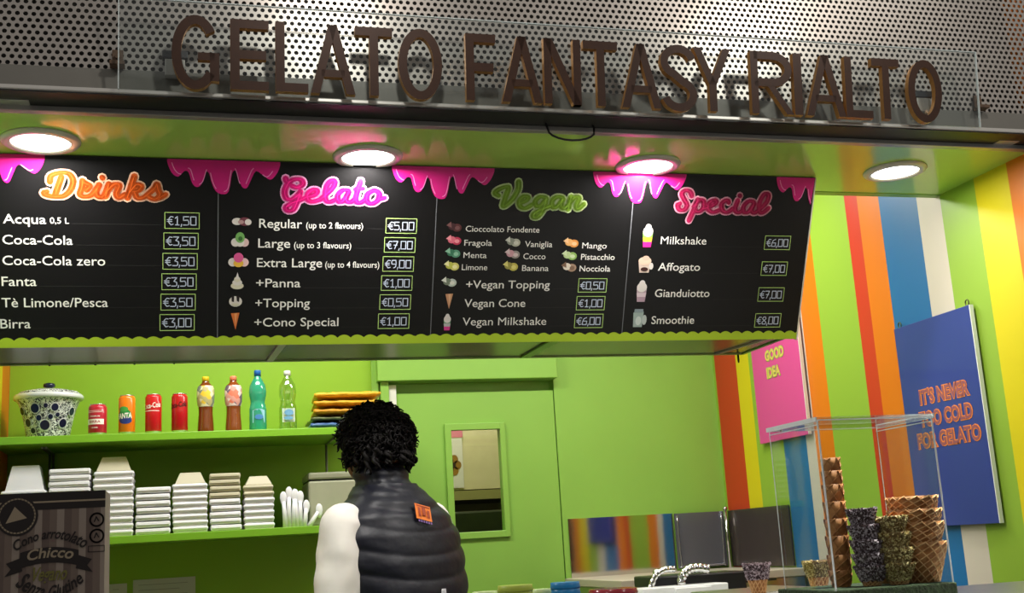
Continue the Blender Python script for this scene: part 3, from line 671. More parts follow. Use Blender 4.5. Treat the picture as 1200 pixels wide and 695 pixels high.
nt.links.new(tc.outputs['Object'], n1.inputs['Vector']); nt.links.new(n1.outputs['Fac'], r1.inputs['Fac']); nt.links.new(r1.outputs['Color'], b_.inputs['Base Color'])
NAVY = mat('navy_glaze', (26, 30, 60), .22)
H_ = .170
prof = [(rr*.60, .0), (rr*.62, .01), (rr*.66, .04), (rr*.72, .08), (rr*.80, .115), (rr*.88, .140), (rr*.94, .148), (rr*1.0, .150), (rr*1.0, .162), (rr*.96, .168)]
MB().lathe(prof, (xc, cy, ZU), 48, mis=[0,0,0,0,0,0,1,1,1]).build('body', [PAT, CERAM], vase)
MB().lathe([(rr*.93, .168), (rr*.85, .178), (rr*.5, .188), (.02, .190)], (xc, cy, ZU), 40).build('lid', PAT, vase)
MB().lathe([(.010, .188), (.012, .196), (.022, .202), (.02, .212), (.006, .216)], (xc, cy, ZU), 16).build('lid_knob', NAVY, vase)
for k, (az, zz, s_) in enumerate(((-112, .110, .016), (-72, .112, .013), (-92, .048, .017), (-135, .06, .014), (-50, .055, .015), (-90, .118, .008), (-105, .075, .010), (-80, .078, .009), (-150, .105, .014), (-30, .1, .014), (-65, .085, .008), (-122, .03, .010))):
    f = zz/.14; r_ = rr*(.63+.24*f**1.25)+.001; a = math.radians(az); c = Vector((xc+r_*math.cos(a), cy+r_*math.sin(a), ZU+zz)); nrm = Vector((math.cos(a), math.sin(a), -.25)).normalized()
    tg = Vector((0, 0, 1)).cross(nrm).normalized(); up = nrm.cross(tg)
    for rad, m, lf in ((s_*1.2, CERAM, .0006), (s_, NAVY, .0014)):
        mb = MB(); mb.add([c+tg*rad*math.cos(j*math.pi/8)+up*rad*1.1*math.sin(j*math.pi/8)-nrm*(rad*rad/(2*rr))*0+nrm*lf for j in range(16)], [tuple(range(16))]); mb.build('painted_rosette', m, vase)
# --- cans
def can(px_, h, r, body, lab, band=None):
    x = px2x(px_, 490)
    t = thing('drink_can', (x, yI-.02, ZU), lab, 'can', 'drink cans on the upper shelf')
    alu = mat('can_aluminium', (205, 205, 205), .25, metal=.9)
    MB().lathe([(r*.76, 0), (r*.80, .003), (r, .010), (r, h-.012), (r*.84, h-.002)], (x, yI-.02, ZU), 32, mis=[1, 1, 0, 0]).build('body', [body, alu], t)
    MB().lathe([(r*.86, h-.003), (r*.88, h), (r*.80, h), (r*.79, h-.003)], (x, yI-.02, ZU), 32).build('rim', alu, t)
    return t, x
def curved(x, y, r, z):   # map flat print round a can
    return lambda u, v, l: Vector((x+(r+l)*math.sin(u/r-.27), y-(r+l)*math.cos(u/r-.27), z+v))
def can_print(t, x, r, s, z, w, cap, m, name='lettering', tilt=0, bold=.02):
    tf0 = curved(x, yI-.02, r, ZU+z)
    return put_text(name, s, lambda u, v, l: tf0(u-w/2, v+tilt*(u-w/2), l), w, cap, m, t, bold, .0006)
def band(t, x, r, z0, z1, m, name='band', a0=-90, a1=60, lift=.0004):
    tf0 = curved(x, yI-.02, r, ZU); mb = MB(); n = 20
    for i in range(n+1):
        u = r*math.radians(a0+(a1-a0)*i/n); mb.v += [tf0(u, z0, lift), tf0(u, z1, lift)]
    for i in range(n): mb.f.append([2*i, 2*i+2, 2*i+3, 2*i+1]); mb.m.append(0); mb.sm.append(True)
    return mb.build(name, m, t, fix=False)
CW = mat('can_white', (240, 232, 226), .35)
REDC = mat('can_red', (196, 20, 28), .3, coat=.3)
t, x = can(115, .116, .033, mat('can_crimson', (186, 24, 50), .3, coat=.3), 'short crimson beer can with a white band, beside the jar')
band(t, x, .033, .040, .060, CW); can_print(t, x, .033, 'BIRRA', .046, .042, .009, mat('crimson_ink', (170, 20, 40), .4)); can_print(t, x, .033, 'PREMIUM', .068, .036, .005, CW); can_print(t, x, .033, 'LAGER', .026, .024, .005, CW)
for dz in (.085, .09): band(t, x, .033, dz, dz+.0014, CW, 'pinstripe')
t, x = can(149, .147, .0300, mat('can_orange', (236, 120, 16), .3, coat=.3), 'tall orange soda can with white lettering on a green and blue roundel')
tf0 = curved(x, yI-.02, .03, ZU)
polyflat('roundel', [([(.0+a, .068+b*.9) for a, b in ell(0, 0, .027, .03, 24)], 0, 0), ([(a, .052+b*.6) for a, b in ell(.004, 0, .024, .022, 24)], 1, .0003), ([(a-.004, .094+b) for a, b in ell(0, 0, .018, .010, 16)], 2, .0004)],
         [mat('leaf_green', (40, 140, 60), .4), mat('deep_blue', (30, 50, 120), .4), mat('leaf_green2', (70, 160, 70), .4)], t, .0004, lambda u, v, l: tf0(u, v, l))
put_text('lettering', 'FANTA', lambda u, v, l: tf0(u-.027, .058+v+.06*u, l), .054, .020, CW, t, .03, .0014)
t, x = can(180, .149, .0300, REDC, 'bright red cola can with large white script, left of the darker red can')
can_print(t, x, .030, 'Coca-Cola', .096, .075, .020, CW, tilt=.12); band(t, x, .03, .084, .0865, CW, 'pinstripe')
t, x = can(210.5, .149, .0300, mat('can_dark_red', (180, 14, 24), .3, coat=.3), 'red cola can with black script, rightmost of the cans')
can_print(t, x, .030, 'Coca-Cola', .096, .075, .020, mat('ink_black', (26, 10, 12), .4), tilt=.12)
# --- bottles
def bottle(px_, prof, liquid, cap, lab, caph=.016, capr=.013, labz=None, labm=None, H=.2):
    x = px2x(px_, 480); prof = [(r_*1.03, z_*1.09) for r_, z_ in prof]
    if labz: labz = (labz[0]*1.09, labz[1]*1.09)
    t = thing('drink_bottle', (x, yI-.01, ZU), lab, 'bottle', 'plastic bottles on the upper shelf')
    MB().lathe(prof, (x, yI-.01, ZU), 32).build('body', liquid, t)
    z = prof[-1][1]
    mb = MB(); n = 24; rs = []
    mb.lathe([(capr*1.02, z-.003), (capr, z+caph-.002), (capr*.9, z+caph)], (x, yI-.01, ZU), 24); mb.build('cap', cap, t)
    if labz:
        pr = [(r+.0008, zz) for r, zz in prof if labz[0] <= zz <= labz[1]]
        MB().lathe(pr, (x, yI-.01, ZU), 32, cap=False, mis=None).build('wrap_label', labm, t)
    return t, x
tea = mat('tea_brown', (112, 52, 18), .12, coat=.6); 
tp = [(.029, 0), (.030, .006), (.029, .03), (.026, .065), (.0262, .09), (.030, .104), (.031, .12), (.031, .150), (.026, .163), (.017, .172), (.0125, .178), (.0125, .182)]
def spotty(name, base, cs, scale=60):
    m = bpy.data.materials.new(name); m.use_nodes = True; nt = m.node_tree; b = nt.nodes['Principled BSDF']; b.inputs['Roughness'].default_value = .35
    tc = nt.nodes.new('ShaderNodeTexCoord'); v = nt.nodes.new('ShaderNodeTexVoronoi'); v.inputs['Scale'].default_value = scale
    s = nt.nodes.new('ShaderNodeSeparateColor'); r = nt.nodes.new('ShaderNodeValToRGB'); r.color_ramp.interpolation = 'CONSTANT'
    e = r.color_ramp.elements; e[0].color = (*lin(base), 1); e[1].position = .99
    e[1].color = (*lin(cs[-1]), 1)
    for i, c in enumerate(cs): k = e.new(.45+.55*i/len(cs)); k.color = (*lin(c), 1)
    nt.links.new(tc.outputs['Object'], v.inputs['Vector']); nt.links.new(v.outputs['Color'], s.inputs[0]); nt.links.new(s.outputs[0], r.inputs['Fac']); nt.links.new(r.outputs['Color'], b.inputs['Base Color']); return m
t, x = bottle(241, tp, tea, mat('cap_yellow', (226, 190, 30), .4), 'iced tea bottle with yellow cap and a pale lemon label', labz=(.085, .165), labm=spotty('lemon_label', (222, 214, 176), [(226, 190, 60), (120, 130, 120), (180, 170, 120)], 55))
t, x = bottle(273.5, tp, mat('tea_amber', (128, 62, 24), .12, coat=.6), mat('cap_peach', (236, 130, 96), .4), 'iced tea bottle with peach cap and a pink label', labz=(.085, .165), labm=spotty('peach_label', (226, 200, 196), [(226, 120, 96), (110, 90, 110), (214, 150, 140)], 55))
wp = [(.030, 0), (.032, .006), (.032, .078), (.030, .086), (.0265, .100), (.027, .108), (.0315, .125), (.0325, .14), (.029, .162), (.019, .180), (.0125, .190), (.0125, .198)]
lb = mat('label_blue', (150, 200, 220), .4); lb2 = mat('label_white', (226, 232, 238), .4)
wt = mat('aqua_bottle', (60, 176, 140), .12, coat=.5, trans=.35)
t, x = bottle(302, wp, wt, mat('cap_blue', (30, 96, 170), .4), 'blue-green water bottle with blue cap and pale blue label', labz=(.03, .08), labm=None, caph=.02) if False else bottle(302, wp, wt, mat('cap_blue', (30, 96, 170), .4), 'blue-green water bottle with blue cap and pale blue label', caph=.02)
tfb = curved(x, yI-.01, .0337, ZU)
polyflat('paper_label', [([(-.022, .03), (.026, .03), (.026, .078), (.012, .083), (-.008, .083), (-.022, .078)], 0, 0)] + [(ell(.002, .052, .016, .010), 1, .0006)], [lb, mat('label_blue_dark', (70, 130, 190), .4)], t, .0008, lambda u, v, l: tfb(u+.009, v, l))
t, x = bottle(337, wp, clear('clear_pet', (238, 246, 232), .08, 1.0, .16), mat('cap_white', (232, 232, 226), .4), 'clear water bottle with white cap and blue-white label, right of the blue-green one', caph=.016)
tfc = curved(x, yI-.01, .0337, ZU)
polyflat('paper_label', [([(-.024, .03), (.026, .03), (.026, .083), (-.024, .083)], 0, 0)] + [(ell(.002, .066, .018, .012), 1, .0006), (ell(.0, .045, .018, .007), 1, .0006)], [lb2, mat('label_blue_mid', (110, 160, 200), .4)], t, .0008, lambda u, v, l: tfc(u+.009, v, l))
# --- packets at the right end of the upper shelf
def pack(name, x0, x1, y0, y1, z0, z1, m, lab, cat, wob=.006, seed=1, shear=0):
    rnd = random.Random(seed); bm = bmesh.new(); bmesh.ops.create_grid(bm, x_segments=14, y_segments=8, size=.5)
    top = {}; mb = MB(); n = 14; k = 8; V = []
    def zz(i, j, s): return (rnd.random()-.5)*wob
    for s in (0, 1):
        for j in range(k+1):
            for i in range(n+1):
                e = min(i, n-i, j, k-j)/2.0; e = min(1, e)
                zc = (z0+z1)/2; h = (z1-z0)/2*(.35+.65*e)
                V.append((x0+(x1-x0)*i/n+(shear*(j/k))+(rnd.random()-.5)*wob*.5, y0+(y1-y0)*j/k+(rnd.random()-.5)*wob*.5, zc+(h if s else -h)+(rnd.random()-.5)*wob*(1 if s else .1)))
    F = []; W = n+1; off = W*(k+1)
    for j in range(k):
        for i in range(n):
            a = j*W+i; F.append((a, a+W, a+W+1, a+1)); F.append((off+a, off+a+1, off+a+W+1, off+a+W))
    for i in range(n): F.append((i, i+1, off+i+1, off+i)); a = k*W+i; F.append((a, off+a, off+a+1, a+1))
    for j in range(k): a = j*W; F.append((a, off+a, off+a+W, a+W)); a = j*W+n; F.append((a, a+W, off+a+W, off+a))
    bm.free(); mb.add(V, F, 0, True); return tag(mb.build(name, m), lab, cat)
xa = px2x(364, 490); 
pack('plastic_packet', px2x(363, 490), px2x(412, 490), 4.56, 4.80, ZU, ZU+.030, mat('blue_foil', (62, 96, 150), .3, noise=.3, nscale=50), 'flat blue packet at the bottom of the pile right of the bottles', 'packet', .006, 3)
pack('plastic_packet', px2x(364, 490), px2x(430, 490), 4.57, 4.82, ZU+.0315, ZU+.0495, mat('dark_foil', (92, 100, 60), .35, noise=.3, nscale=50), 'dark thin packet between the blue and the yellow packet', 'packet', .006, 4)
for i in range(3):
    pack('paper_bag', px2x(366+i, 470), px2x(441+i*2, 470), 4.56+.006*i, 4.82, ZU+.0535+.033*i, ZU+.083+.033*i, mat('yellow_packet_%d' % i, [(196, 134, 22), (214, 156, 28), (226, 172, 40)][i], .45, noise=.18, nscale=40, bump=.5, bscale=40), ['lowest of the three yellow packets, on the dark packet', 'middle one of the three yellow packets on the pile', 'topmost yellow packet on the pile beside the door frame'][i], 'packet', .006, 10+i, .015)['group'] = 'yellow packets on the shelf'
# --- foam trays
yT = 4.62
def tray_mesh(w, d, h):
    mb = MB(); mb.box((-w/2, -d/2, 0), (w/2, d/2, h*.93), 0, min(h*.36, .008)); return mb
def layer(w, flat=False):
    """a folded foam box: rounded slab with a rim lip and hinge line"""
    mb = MB(); h = .0232
    if flat:
        mb.box((-w/2, -.07, .001), (w/2, .07, h-.001), 0, .005); mb.box((-w/2+.004, -.0725, h*.42), (w/2-.004, .0725, h*.56), 0, .0012)
    else:
        mb.box((-w/2+.003, -.068, 0), (w/2-.003, .068, h*.5), 0, .003); mb.box((-w/2, -.073, h*.32), (w/2, .073, h-.0005), 0, .0068)
    return mb
def lidshape(w, h):
    mb = MB(); w2 = w*.60
    r = []
    for zz, ww, dd in ((0, w*.86, .13), (.004, w*.84, .128), (h-.004, w2, .095), (h, w2*.95, .09)):
        r.append([(-ww/2, -dd/2, zz), (ww/2, -dd/2, zz), (ww/2, dd/2, zz), (-ww/2, dd/2, zz)])
    mb.loft(r, smooth=False); return mb
PROTO = {}
def place_tray(key, mbf, m, x, z, lab, group, name='foam_tray'):
    if key in PROTO:
        o = PROTO[key].copy(); col.objects.link(o)
    else:
        o = mbf().build(name, m); PROTO[key] = o
    o.location = (x, yT, z); o['label'] = lab; o['category'] = 'tray'; o['group'] = group; o.rotation_euler = (0, 0, random.uniform(-.03, .03))
NTH = ['lowest', 'second', 'third', 'fourth', 'fifth', 'sixth', 'seventh', 'eighth', 'ninth', 'tenth', 'eleventh', 'twelfth', 'thirteenth', 'fourteenth', 'fifteenth', 'sixteenth', 'seventeenth', 'eighteenth', 'nineteenth']
#        left px, right px, layers, flat?, lid, beige from
ST = [(0, 55, 10, False, True, 99, 'first stack from the left'), (56, 106, 11, True, False, 99, 'second stack from the left'), (108, 157, 12, False, True, 99, 'tallest stack'),
      (158, 200, 8, True, False, 99, 'low stack right of the tallest'), (201.5, 244.5, 8, False, True, 99, 'fifth stack from the left'), (245.5, 283, 9, True, False, 5, 'stack with beige upper trays'), (285, 322, 7, False, True, 5, 'rightmost stack')]
for xa_, xb_, n, flat, lid, bf, sn in ST:
    x0, x1 = atY(xa_, 600, yT-.07).x, atY(xb_, 600, yT-.07).x; w_ = x1-x0-.003; xc_ = (x0+x1)/2
    topy = {0: 575, 56: 549, 108: 552, 158: 570, 201.5: 567, 245.5: 554, 285: 568}[xa_]
    zt_ = atY((xa_+xb_)/2, topy, yT-.07).z; n = max(3, round((zt_-ZLw)/.0232)); hh = (zt_-ZLw)/n
    for k in range(n):
        m = FOAMB if k >= n-4 and bf == 5 and not lid else (FOAMB if (k >= n-2 and bf == 5) else FOAM)
        key = ('L', round(w_, 3), flat, m.name)
        place_tray(key, lambda: layer(w_, flat), m, xc_+random.uniform(-.0015, .0015), ZLw+k*hh, ('%s %s foam tray in the %s' % (NTH[min(k, 18)], 'beige' if m is FOAMB else 'white', sn)), 'foam trays on the lower shelf')
    if lid:
        ly = {0: 547, 108: 537, 201.5: 555, 285: 559}[xa_]; lh = atY((xa_+xb_)/2, ly, yT).z-zt_
        place_tray(('lid', xa_), lambda: lidshape(w_*1.0, max(.03, lh)), FOAM if xa_ == 0 else FOAMB, xc_, ZLw+n*hh, 'tapered %s foam box topping the %s' % ('white' if xa_ == 0 else 'beige', sn), 'tapered foam boxes on top of the stacks', 'tapered_foam_box')
# --- plastic spoons standing in a bundle
for k, (px_, h, tl, lab) in enumerate(((334, .130, -.05, 'leftmost white plastic spoon, leaning in the bundle'), (338, .150, .02, 'tallest white plastic spoon in the bundle'), (343, .138, .06, 'third white plastic spoon from the left'), (347, .140, -.03, 'fourth white plastic spoon from the left, mid bundle'),
        (351, .130, .03, 'fifth white plastic spoon, right half of the bundle'), (356, .090, .12, 'short white plastic spoon near the right of the bundle'), (361, .085, .6, 'white plastic spoon leaning far out to the right'))):
    x = px2x(px_, 600, 4.60); wdt = .009
    t = thing('plastic_spoon', (x, 4.58, ZLw), lab, 'spoon', 'white plastic spoons beside the foam trays')
    tx = lambda z: x+math.sin(tl)*z
    MB().tube([(tx(0), 4.58, ZLw), (tx(h*.5), 4.585, ZLw+h*.5*math.cos(tl)), (tx(h*.75), 4.59, ZLw+h*.75*math.cos(tl))], [.010, .008, .007], 8).build('handle', FOAM, t)
    c = Vector((tx(h*.87), 4.592, ZLw+h*.87*math.cos(tl))); mb = MB()
    mb.lathe([(.004, -.03), (.010, -.018), (.0135, 0), (.011, .015), (.004, .023)], c, 12); 
    for v in mb.v: v.y = c.y+(v.y-c.y)*.4
    mb.build('bowl', FOAM, t)
# --- grey metal box behind the worker
x0, x1 = px2x(360, 580, 4.66), px2x(430, 580, 4.66); z1 = atY(385, 553, 4.6).z
t = thing('sealing_machine', ((x0+x1)/2, 4.7, ZLw), 'grey-beige box appliance with a dark seam at the right end of the lower shelf', 'appliance')
gm = mat('appliance_grey', (168, 168, 144), .4, noise=.05)
B('body', (x0, 4.60, ZLw), (x1, 4.86, z1-.032), gm, t, .008); B('lid', (x0, 4.598, z1-.028), (x1, 4.86, z1), gm, t, .008); B('seam', (x0+.004, 4.604, z1-.035), (x1-.004, 4.855, z1-.026), BLACK, t)
# --- papers taped below the lower shelf
PAPER = mat('paper', (196, 200, 190), .7)
pts = [(126, 149, 683, 'small white paper note on the wall under the lower shelf'), (156, 229, 678, 'wide white paper sheet on the wall under the lower shelf')]
for xa_, xb_, yt, lab in pts:
    p, q = atY(xa_, yt+2, YB-.002), atY(xb_, yt-1, YB-.002)
    t = tag(B('paper_sheet', (p.x, YB-.003, p.z-.16), (q.x, YB-.0005, p.z), PAPER), lab, 'paper', 'papers on the wall')
    pl = [([(p.x+.02, p.z-.02-.02*i), (q.x-.03-.03*(i % 2), p.z-.02-.02*i), (q.x-.03-.03*(i % 2), p.z-.0215-.02*i), (p.x+.02, p.z-.0215-.02*i)], 0, 0) for i in range(5)]
    polyflat('print', pl, [mat('faint_ink', (120, 124, 116), .7)], t, 0, lambda u, v, l: Vector((u, YB-.0036, v)))

# ------------------------------------------------------------------ posters on the striped wall
def wall_poster(name, y0, y1, z0, z1, m, lab):
    t = thing(name, (XR-.02, (y0+y1)/2, z0), lab, 'poster')
    B('sheet', (XR-.022, y0, z0), (XR-.010, y1, z1), m, t, .001)
    MB().box((XR-.0225, y0-.0012, z0), (XR-.009, y0+.0022, z1)).build('edge', mat('poster_edge', (232, 236, 230), .4), t)
    for yy in (y0+.022, y1-.022):
        mb = MB(); c = Vector((XR-.012, yy, z1+.010)); mb.tube([c+Vector((0, .008*math.cos(a*math.pi/6), .010*math.sin(a*math.pi/6))) for a in range(13)], .0022, 6, cap=False); mb.build('hook', mat('hook_metal', (90, 96, 60), .35, metal=.7), t)
    return t
blue = wall_poster('wall_poster', 3.033, 3.441, 1.478, 2.140, mat('poster_blue', (50, 62, 138), .3, coat=.25), 'blue hanging poster with orange slogan on the striped wall')
pink = wall_poster('wall_poster', 4.083, 4.49, 1.851, 2.513, mat('poster_pink', (214, 66, 146), .35, coat=.2), 'pink poster with yellow-green words, partly behind the menu board')
def wall_text(s, ycen, z, wid, cap, m1, m2, parent):
    tf = lambda u, v, l: Vector((XR-.0225-l, ycen+wid/2-u, z+v))
    put_text('slogan_outline', s, tf, wid, cap, m2, parent, .075, .0006); put_text('slogan', s, tf, wid*.985, cap, m1, parent, .028, .0012)
OI, OO = mat('slogan_navy', (150, 84, 90), .5), mat('slogan_orange', (236, 136, 60), .5)
for s, (xa_, ya_), (xb_, yb_) in (("IT'S NEVER", (1078, 469), (1137, 458)), ('TOO COLD', (1078, 495), (1141, 485)), ('FOR GELATO', (1076, 520), (1151, 511))):
    p, q = atX(xa_, ya_, XR-.022), atX(xb_, yb_, XR-.022)
    wall_text(s, (p.y+q.y)/2, (p.z+q.z)/2-.012, abs(p.y-q.y), .046, OI, OO, blue)
GI, GO = mat('slogan_yellow', (216, 190, 96), .5), mat('slogan_green', (150, 190, 80), .5)
for s, a_, b_ in (('GOOD', (897, 421), (919, 414)), ('IDEA', (899, 441.5), (915, 436))):
    p, q = atX(*a_, XR-.022), atX(*b_, XR-.022); wall_text(s, (p.y+q.y)/2, (p.z+q.z)/2-.008, abs(p.y-q.y), .042, GI, GO, pink)

# ------------------------------------------------------------------ back worktop, steel splash panels, machines
ZW = 1.345; bx0 = atY(667, 640, YB).x
t = thing('worktop_unit', (1.95, 4.6, 0), 'steel back worktop unit in the corner under the polished splash panel', 'worktop')
B('cabinet', (bx0-.02, 4.25, 0), (XR-.01, YB-.01, ZW-.03), STEEL, t, .003); B('top', (bx0-.03, 4.23, ZW-.03), (XR-.004, YB-.004, ZW), mat('top_beige', (196, 186, 168), .4), t, .003)
zs = atY(700, 606.5, YB-.006).z
tag(B('splash_panel', (bx0, YB-.008, ZW), (atY(790, 640, YB).x, YB-.002, zs), MIRROR), 'mirror-polished steel splash panel reflecting the stripes, left of the smoked panels', 'panel')
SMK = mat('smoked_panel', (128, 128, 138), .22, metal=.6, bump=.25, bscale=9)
tag(B('splash_panel', (atY(790, 640, YB).x+.003, YB-.03, ZW+.01), (XR-.03, YB-.02, zs-.002), SMK), 'dark glossy tray-like steel panel beside the mirror panel, by the corner', 'panel')
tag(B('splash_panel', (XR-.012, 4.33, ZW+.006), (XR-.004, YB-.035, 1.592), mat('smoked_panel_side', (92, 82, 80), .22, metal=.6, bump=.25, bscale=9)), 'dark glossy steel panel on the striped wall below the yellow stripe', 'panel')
xa_, xb_ = atY(790, 640, YB).x+.010, XR-.045
mb = MB(); yy = YB-.036
c_ = [(xa_, zs-.012), (xa_+.004, ZW+.03), (xa_+.014, ZW+.018), (xb_-.014, ZW+.018), (xb_-.004, ZW+.03), (xb_, zs-.012)]
mb.tube([(u, yy, v) for u, v in smooth2(c_, k=5)], .0045, 10)
tag(mb.build('tray_rim', mat('rim_steel', (170, 172, 184), .2, metal=.9)), 'rounded bright steel rim in front of the dark glossy panel', 'rim')
x_ = atY(861, 640, YB-.05).x
tag(MB().tube([(min(x_, XR-.03), YB-.05, ZW), (min(x_, XR-.03), YB-.05, zs+.004)], .006, 10).lathe([(.009, 0), (.011, .006), (.009, .014)], (min(x_, XR-.03), YB-.05, zs+.002), 12).build('steel_post', mat('chrome', (215, 215, 215), .12, metal=1)), 'thin chrome post with a round cap in the corner of the splash panels', 'post')
CH = MATS['chrome']
# island unit carrying the machine with two ribbed spouts
iz = 1.30
t = thing('island_cabinet', (1.35, 3.75, 0), 'low steel cabinet under the black machine behind the counter', 'cabinet')
B('body', (1.05, 3.55, 0), (2.05, 4.0, iz-.02), STEEL, t, .004); B('top', (1.03, 3.53, iz-.02), (2.07, 4.02, iz), COUNTER, t, .002)
def Pm(px_, py_, Y=3.75): return atY(px_, py_, Y)
mach = thing('drink_machine', (1.55, 3.75, iz), 'black and steel machine with two ribbed chrome spouts, right of the red cup stack', 'machine')
a, b_ = Pm(756, 676), Pm(868, 686)
MB().box((a.x, 3.70, iz), (b_.x, 3.86, a.z), 0, .006).build('black_body', mat('black_plastic', (22, 22, 24), .35), mach)
q = Pm(862, 680); r_ = Pm(905, 683)
MB().tube([(q.x, 3.72, q.z), (r_.x, 3.72, q.z-.004)], [.010, .004], 10).build('lever', MATS['black_plastic'], mach)
a, b_ = Pm(757, 690, 3.62), Pm(851, 690, 3.62)
MB().box((a.x-.02, 3.60, iz), (b_.x, 3.69, a.z+.002), 0, .004).box((Pm(790, 690, 3.6).x, 3.585, iz), (Pm(832, 690, 3.6).x, 3.60, a.z-.004), 0, .002).build('front_tank', mat('white_enamel', (222, 224, 222), .25), mach)
for k, (pp) in enumerate(([(762, 690), (768, 675), (778, 668), (790, 667)], [(797, 690), (800, 675), (808, 667), (820, 665.5), (830, 667)])):
    ctrl = [Pm(*p_, 3.66) for p_ in pp]; pts = []
    c2 = smooth2([(p_.x, p_.z) for p_ in ctrl], k=10)
    rad = [(.0115 if k else .008)*1.25*(1+.10*math.sin(i*1.5)) for i in range(len(c2))]
    MB().tube([(u, 3.66, v) for u, v in c2], rad, 12).build('spout', CH, mach)
for px_, py_, r0 in ((770, 671, .014), (812, 678, .010), (829, 675, .014), (841, 674, .012)):
    p = Pm(px_, py_, 3.74); MB().lathe([(r0*.7, -.02), (r0, -.008), (r0, .006), (r0*.4, .012)], (p.x, 3.74, p.z), 14).build('fitting', CH, mach)

# ------------------------------------------------------------------ front counter
ZC = 1.345
t = thing('front_counter', (.9, 2.0, 0), 'pale steel front counter top along the serving side', 'counter')
B('base', (-.9, 1.62, 0), (2.2, 2.42, ZC-.03), mat('counter_body', (150, 170, 120), .5), t); B('top', (-.92, 1.50, ZC-.03), (2.22, 2.45, ZC), COUNTER, t, .004)
# cups turned upside down
def cupstack(px_, pw, ytop, m, lab, Y=2.30, rimm=None, dome=False):
    p = atY(px_, ytop, Y); r = (atY(px_+pw/2, ytop, Y).x-atY(px_-pw/2, ytop, Y).x)/2; h = p.z-ZC
    t = thing('gelato_cup_stack', (p.x, Y, ZC), lab, 'cup stack'); n = max(3, round(h/.012))
    for k in range(n):
        z = ZC+h*k/n; hh = h/n
        MB().lathe([(r*.97, z), (r*1.0, z+hh*.25), (r*.96, z+hh*.5), (r*.955, z+hh*.98)], (p.x, Y, 0), 28).build('cup', m, t)
    return t
cupstack(603.5, 41, 685.5, mat('cup_green', (160, 176, 60), .4), 'olive green stack of paper cups at the lower edge, right of the worker')
cupstack(662, 34, 682, mat('cup_blue', (22, 120, 180), .35), 'blue stack of paper cups on the counter')
cupstack(718, 56, 689.5, mat('cup_red', (150, 20, 40), .2, coat=.5), 'wide dark red stack of paper cups right of the blue one')
cupstack(635, 24, 690, mat('cup_pale', (200, 220, 160), .3), 'pale low stack of cups between the green and the blue stack', 2.36)
cupstack(568, 30, 693, MATS['cup_pale'], 'pale low stack of cups left of the green stack', 2.36)
# small bottle nozzle in front of the worker's back
p = atY(520, 690, 2.3)
tag(MB().lathe([(.012, 0), (.012, p.z-ZC-.02), (.005, p.z-ZC-.008), (.004, p.z-ZC)], (p.x, 2.3, ZC), 14).build('pump_nozzle', FOAM), 'small white nozzle tip at the lower edge in front of the worker', 'nozzle')

# --- product box at the lower left, its shade put into the carton colours
fx0, fx1, fz1, fy = -.315, atY(123, 630, 2.2).x, atY(60, 577, 2.2).z, 2.2
BXM = bpy.data.materials.new('striped_carton'); BXM.use_nodes = True; nt = BXM.node_tree; b_ = nt.nodes['Principled BSDF']; b_.inputs['Roughness'].default_value = .6
tc = nt.nodes.new('ShaderNodeTexCoord'); sx = nt.nodes.new('ShaderNodeSeparateXYZ'); ma = nt.nodes.new('ShaderNodeMath'); ma.operation = 'MULTIPLY'; ma.inputs[1].default_value = 28
fr_ = nt.nodes.new('ShaderNodeMath'); fr_.operation = 'FRACT'; r1 = nt.nodes.new('ShaderNodeValToRGB'); r1.color_ramp.interpolation = 'CONSTANT'; e = r1.color_ramp.elements
e[0].color = (*lin((98, 83, 74)), 1); e[1].position = .33; e[1].color = (*lin((128, 115, 105)), 1); k = e.new(.66); k.color = (*lin((84, 69, 62)), 1)
nt.links.new(tc.outputs['Object'], sx.inputs[0]); nt.links.new(sx.outputs['X'], ma.inputs[0]); nt.links.new(ma.outputs[0], fr_.inputs[0]); nt.links.new(fr_.outputs[0], r1.inputs['Fac']); nt.links.new(r1.outputs['Color'], b_.inputs['Base Color'])
carton = thing('cone_carton', ((fx0+fx1)/2, fy+.06, ZC), 'brown and beige striped carton with script lettering at the lower left', 'carton')
B('body', (fx0, fy, ZC), (fx1, fy+.14, fz1), BXM, carton, .001)
DB = mat('carton_dark_brown', (22, 13, 12), .55); CRM = mat('carton_cream', (136, 122, 102), .6)
ctf = lambda u, v, l: Vector((u, fy-l, v))
def C_(x, y): q = atY(x, y, fy); return (q.x, q.z)
hz = C_(60, 597)[1]
pl = [([(fx0, hz), (fx1, hz), (fx1, fz1), (fx0, fz1)], 0, 0)]; zz = C_(60, 589)[1]
pl.append(([(fx0, zz), (fx1, zz), (fx1, zz+.003), (fx0, zz+.003)], 1, .0003))
cc = C_(20, 605); pl.append((ell(*cc, .034, .034, 32), 0, .0004)); pl += ribbon_polys(ell(*cc, .029, .029, 32)+[ell(*cc, .029, .029, 32)[0]], .0025, 1, .0007)
pl.append(([(cc[0]-.018, cc[1]-.012), (cc[0]+.016, cc[1]-.004), (cc[0]-.004, cc[1]+.016)], 1, .0007))
for yy in (609, 628):
    c3 = C_(113.5, yy); e_ = ell(*c3, .011, .011, 24); pl += ribbon_polys(e_+[e_[0]], .003, 0, .0004)
    pl += ribbon_polys([(c3[0]-.004, c3[1]-.003), (c3[0]-.001, c3[1]+.005), (c3[0]+.003, c3[1]-.002)], .002, 0, .0004)
c3 = C_(113, 643); pl += ribbon_polys([(c3[0]-.013, c3[1]-.005), (c3[0]+.013, c3[1]-.005), (c3[0]+.013, c3[1]+.005), (c3[0]-.013, c3[1]+.005), (c3[0]-.013, c3[1]-.005)], .0012, 0, .0004)
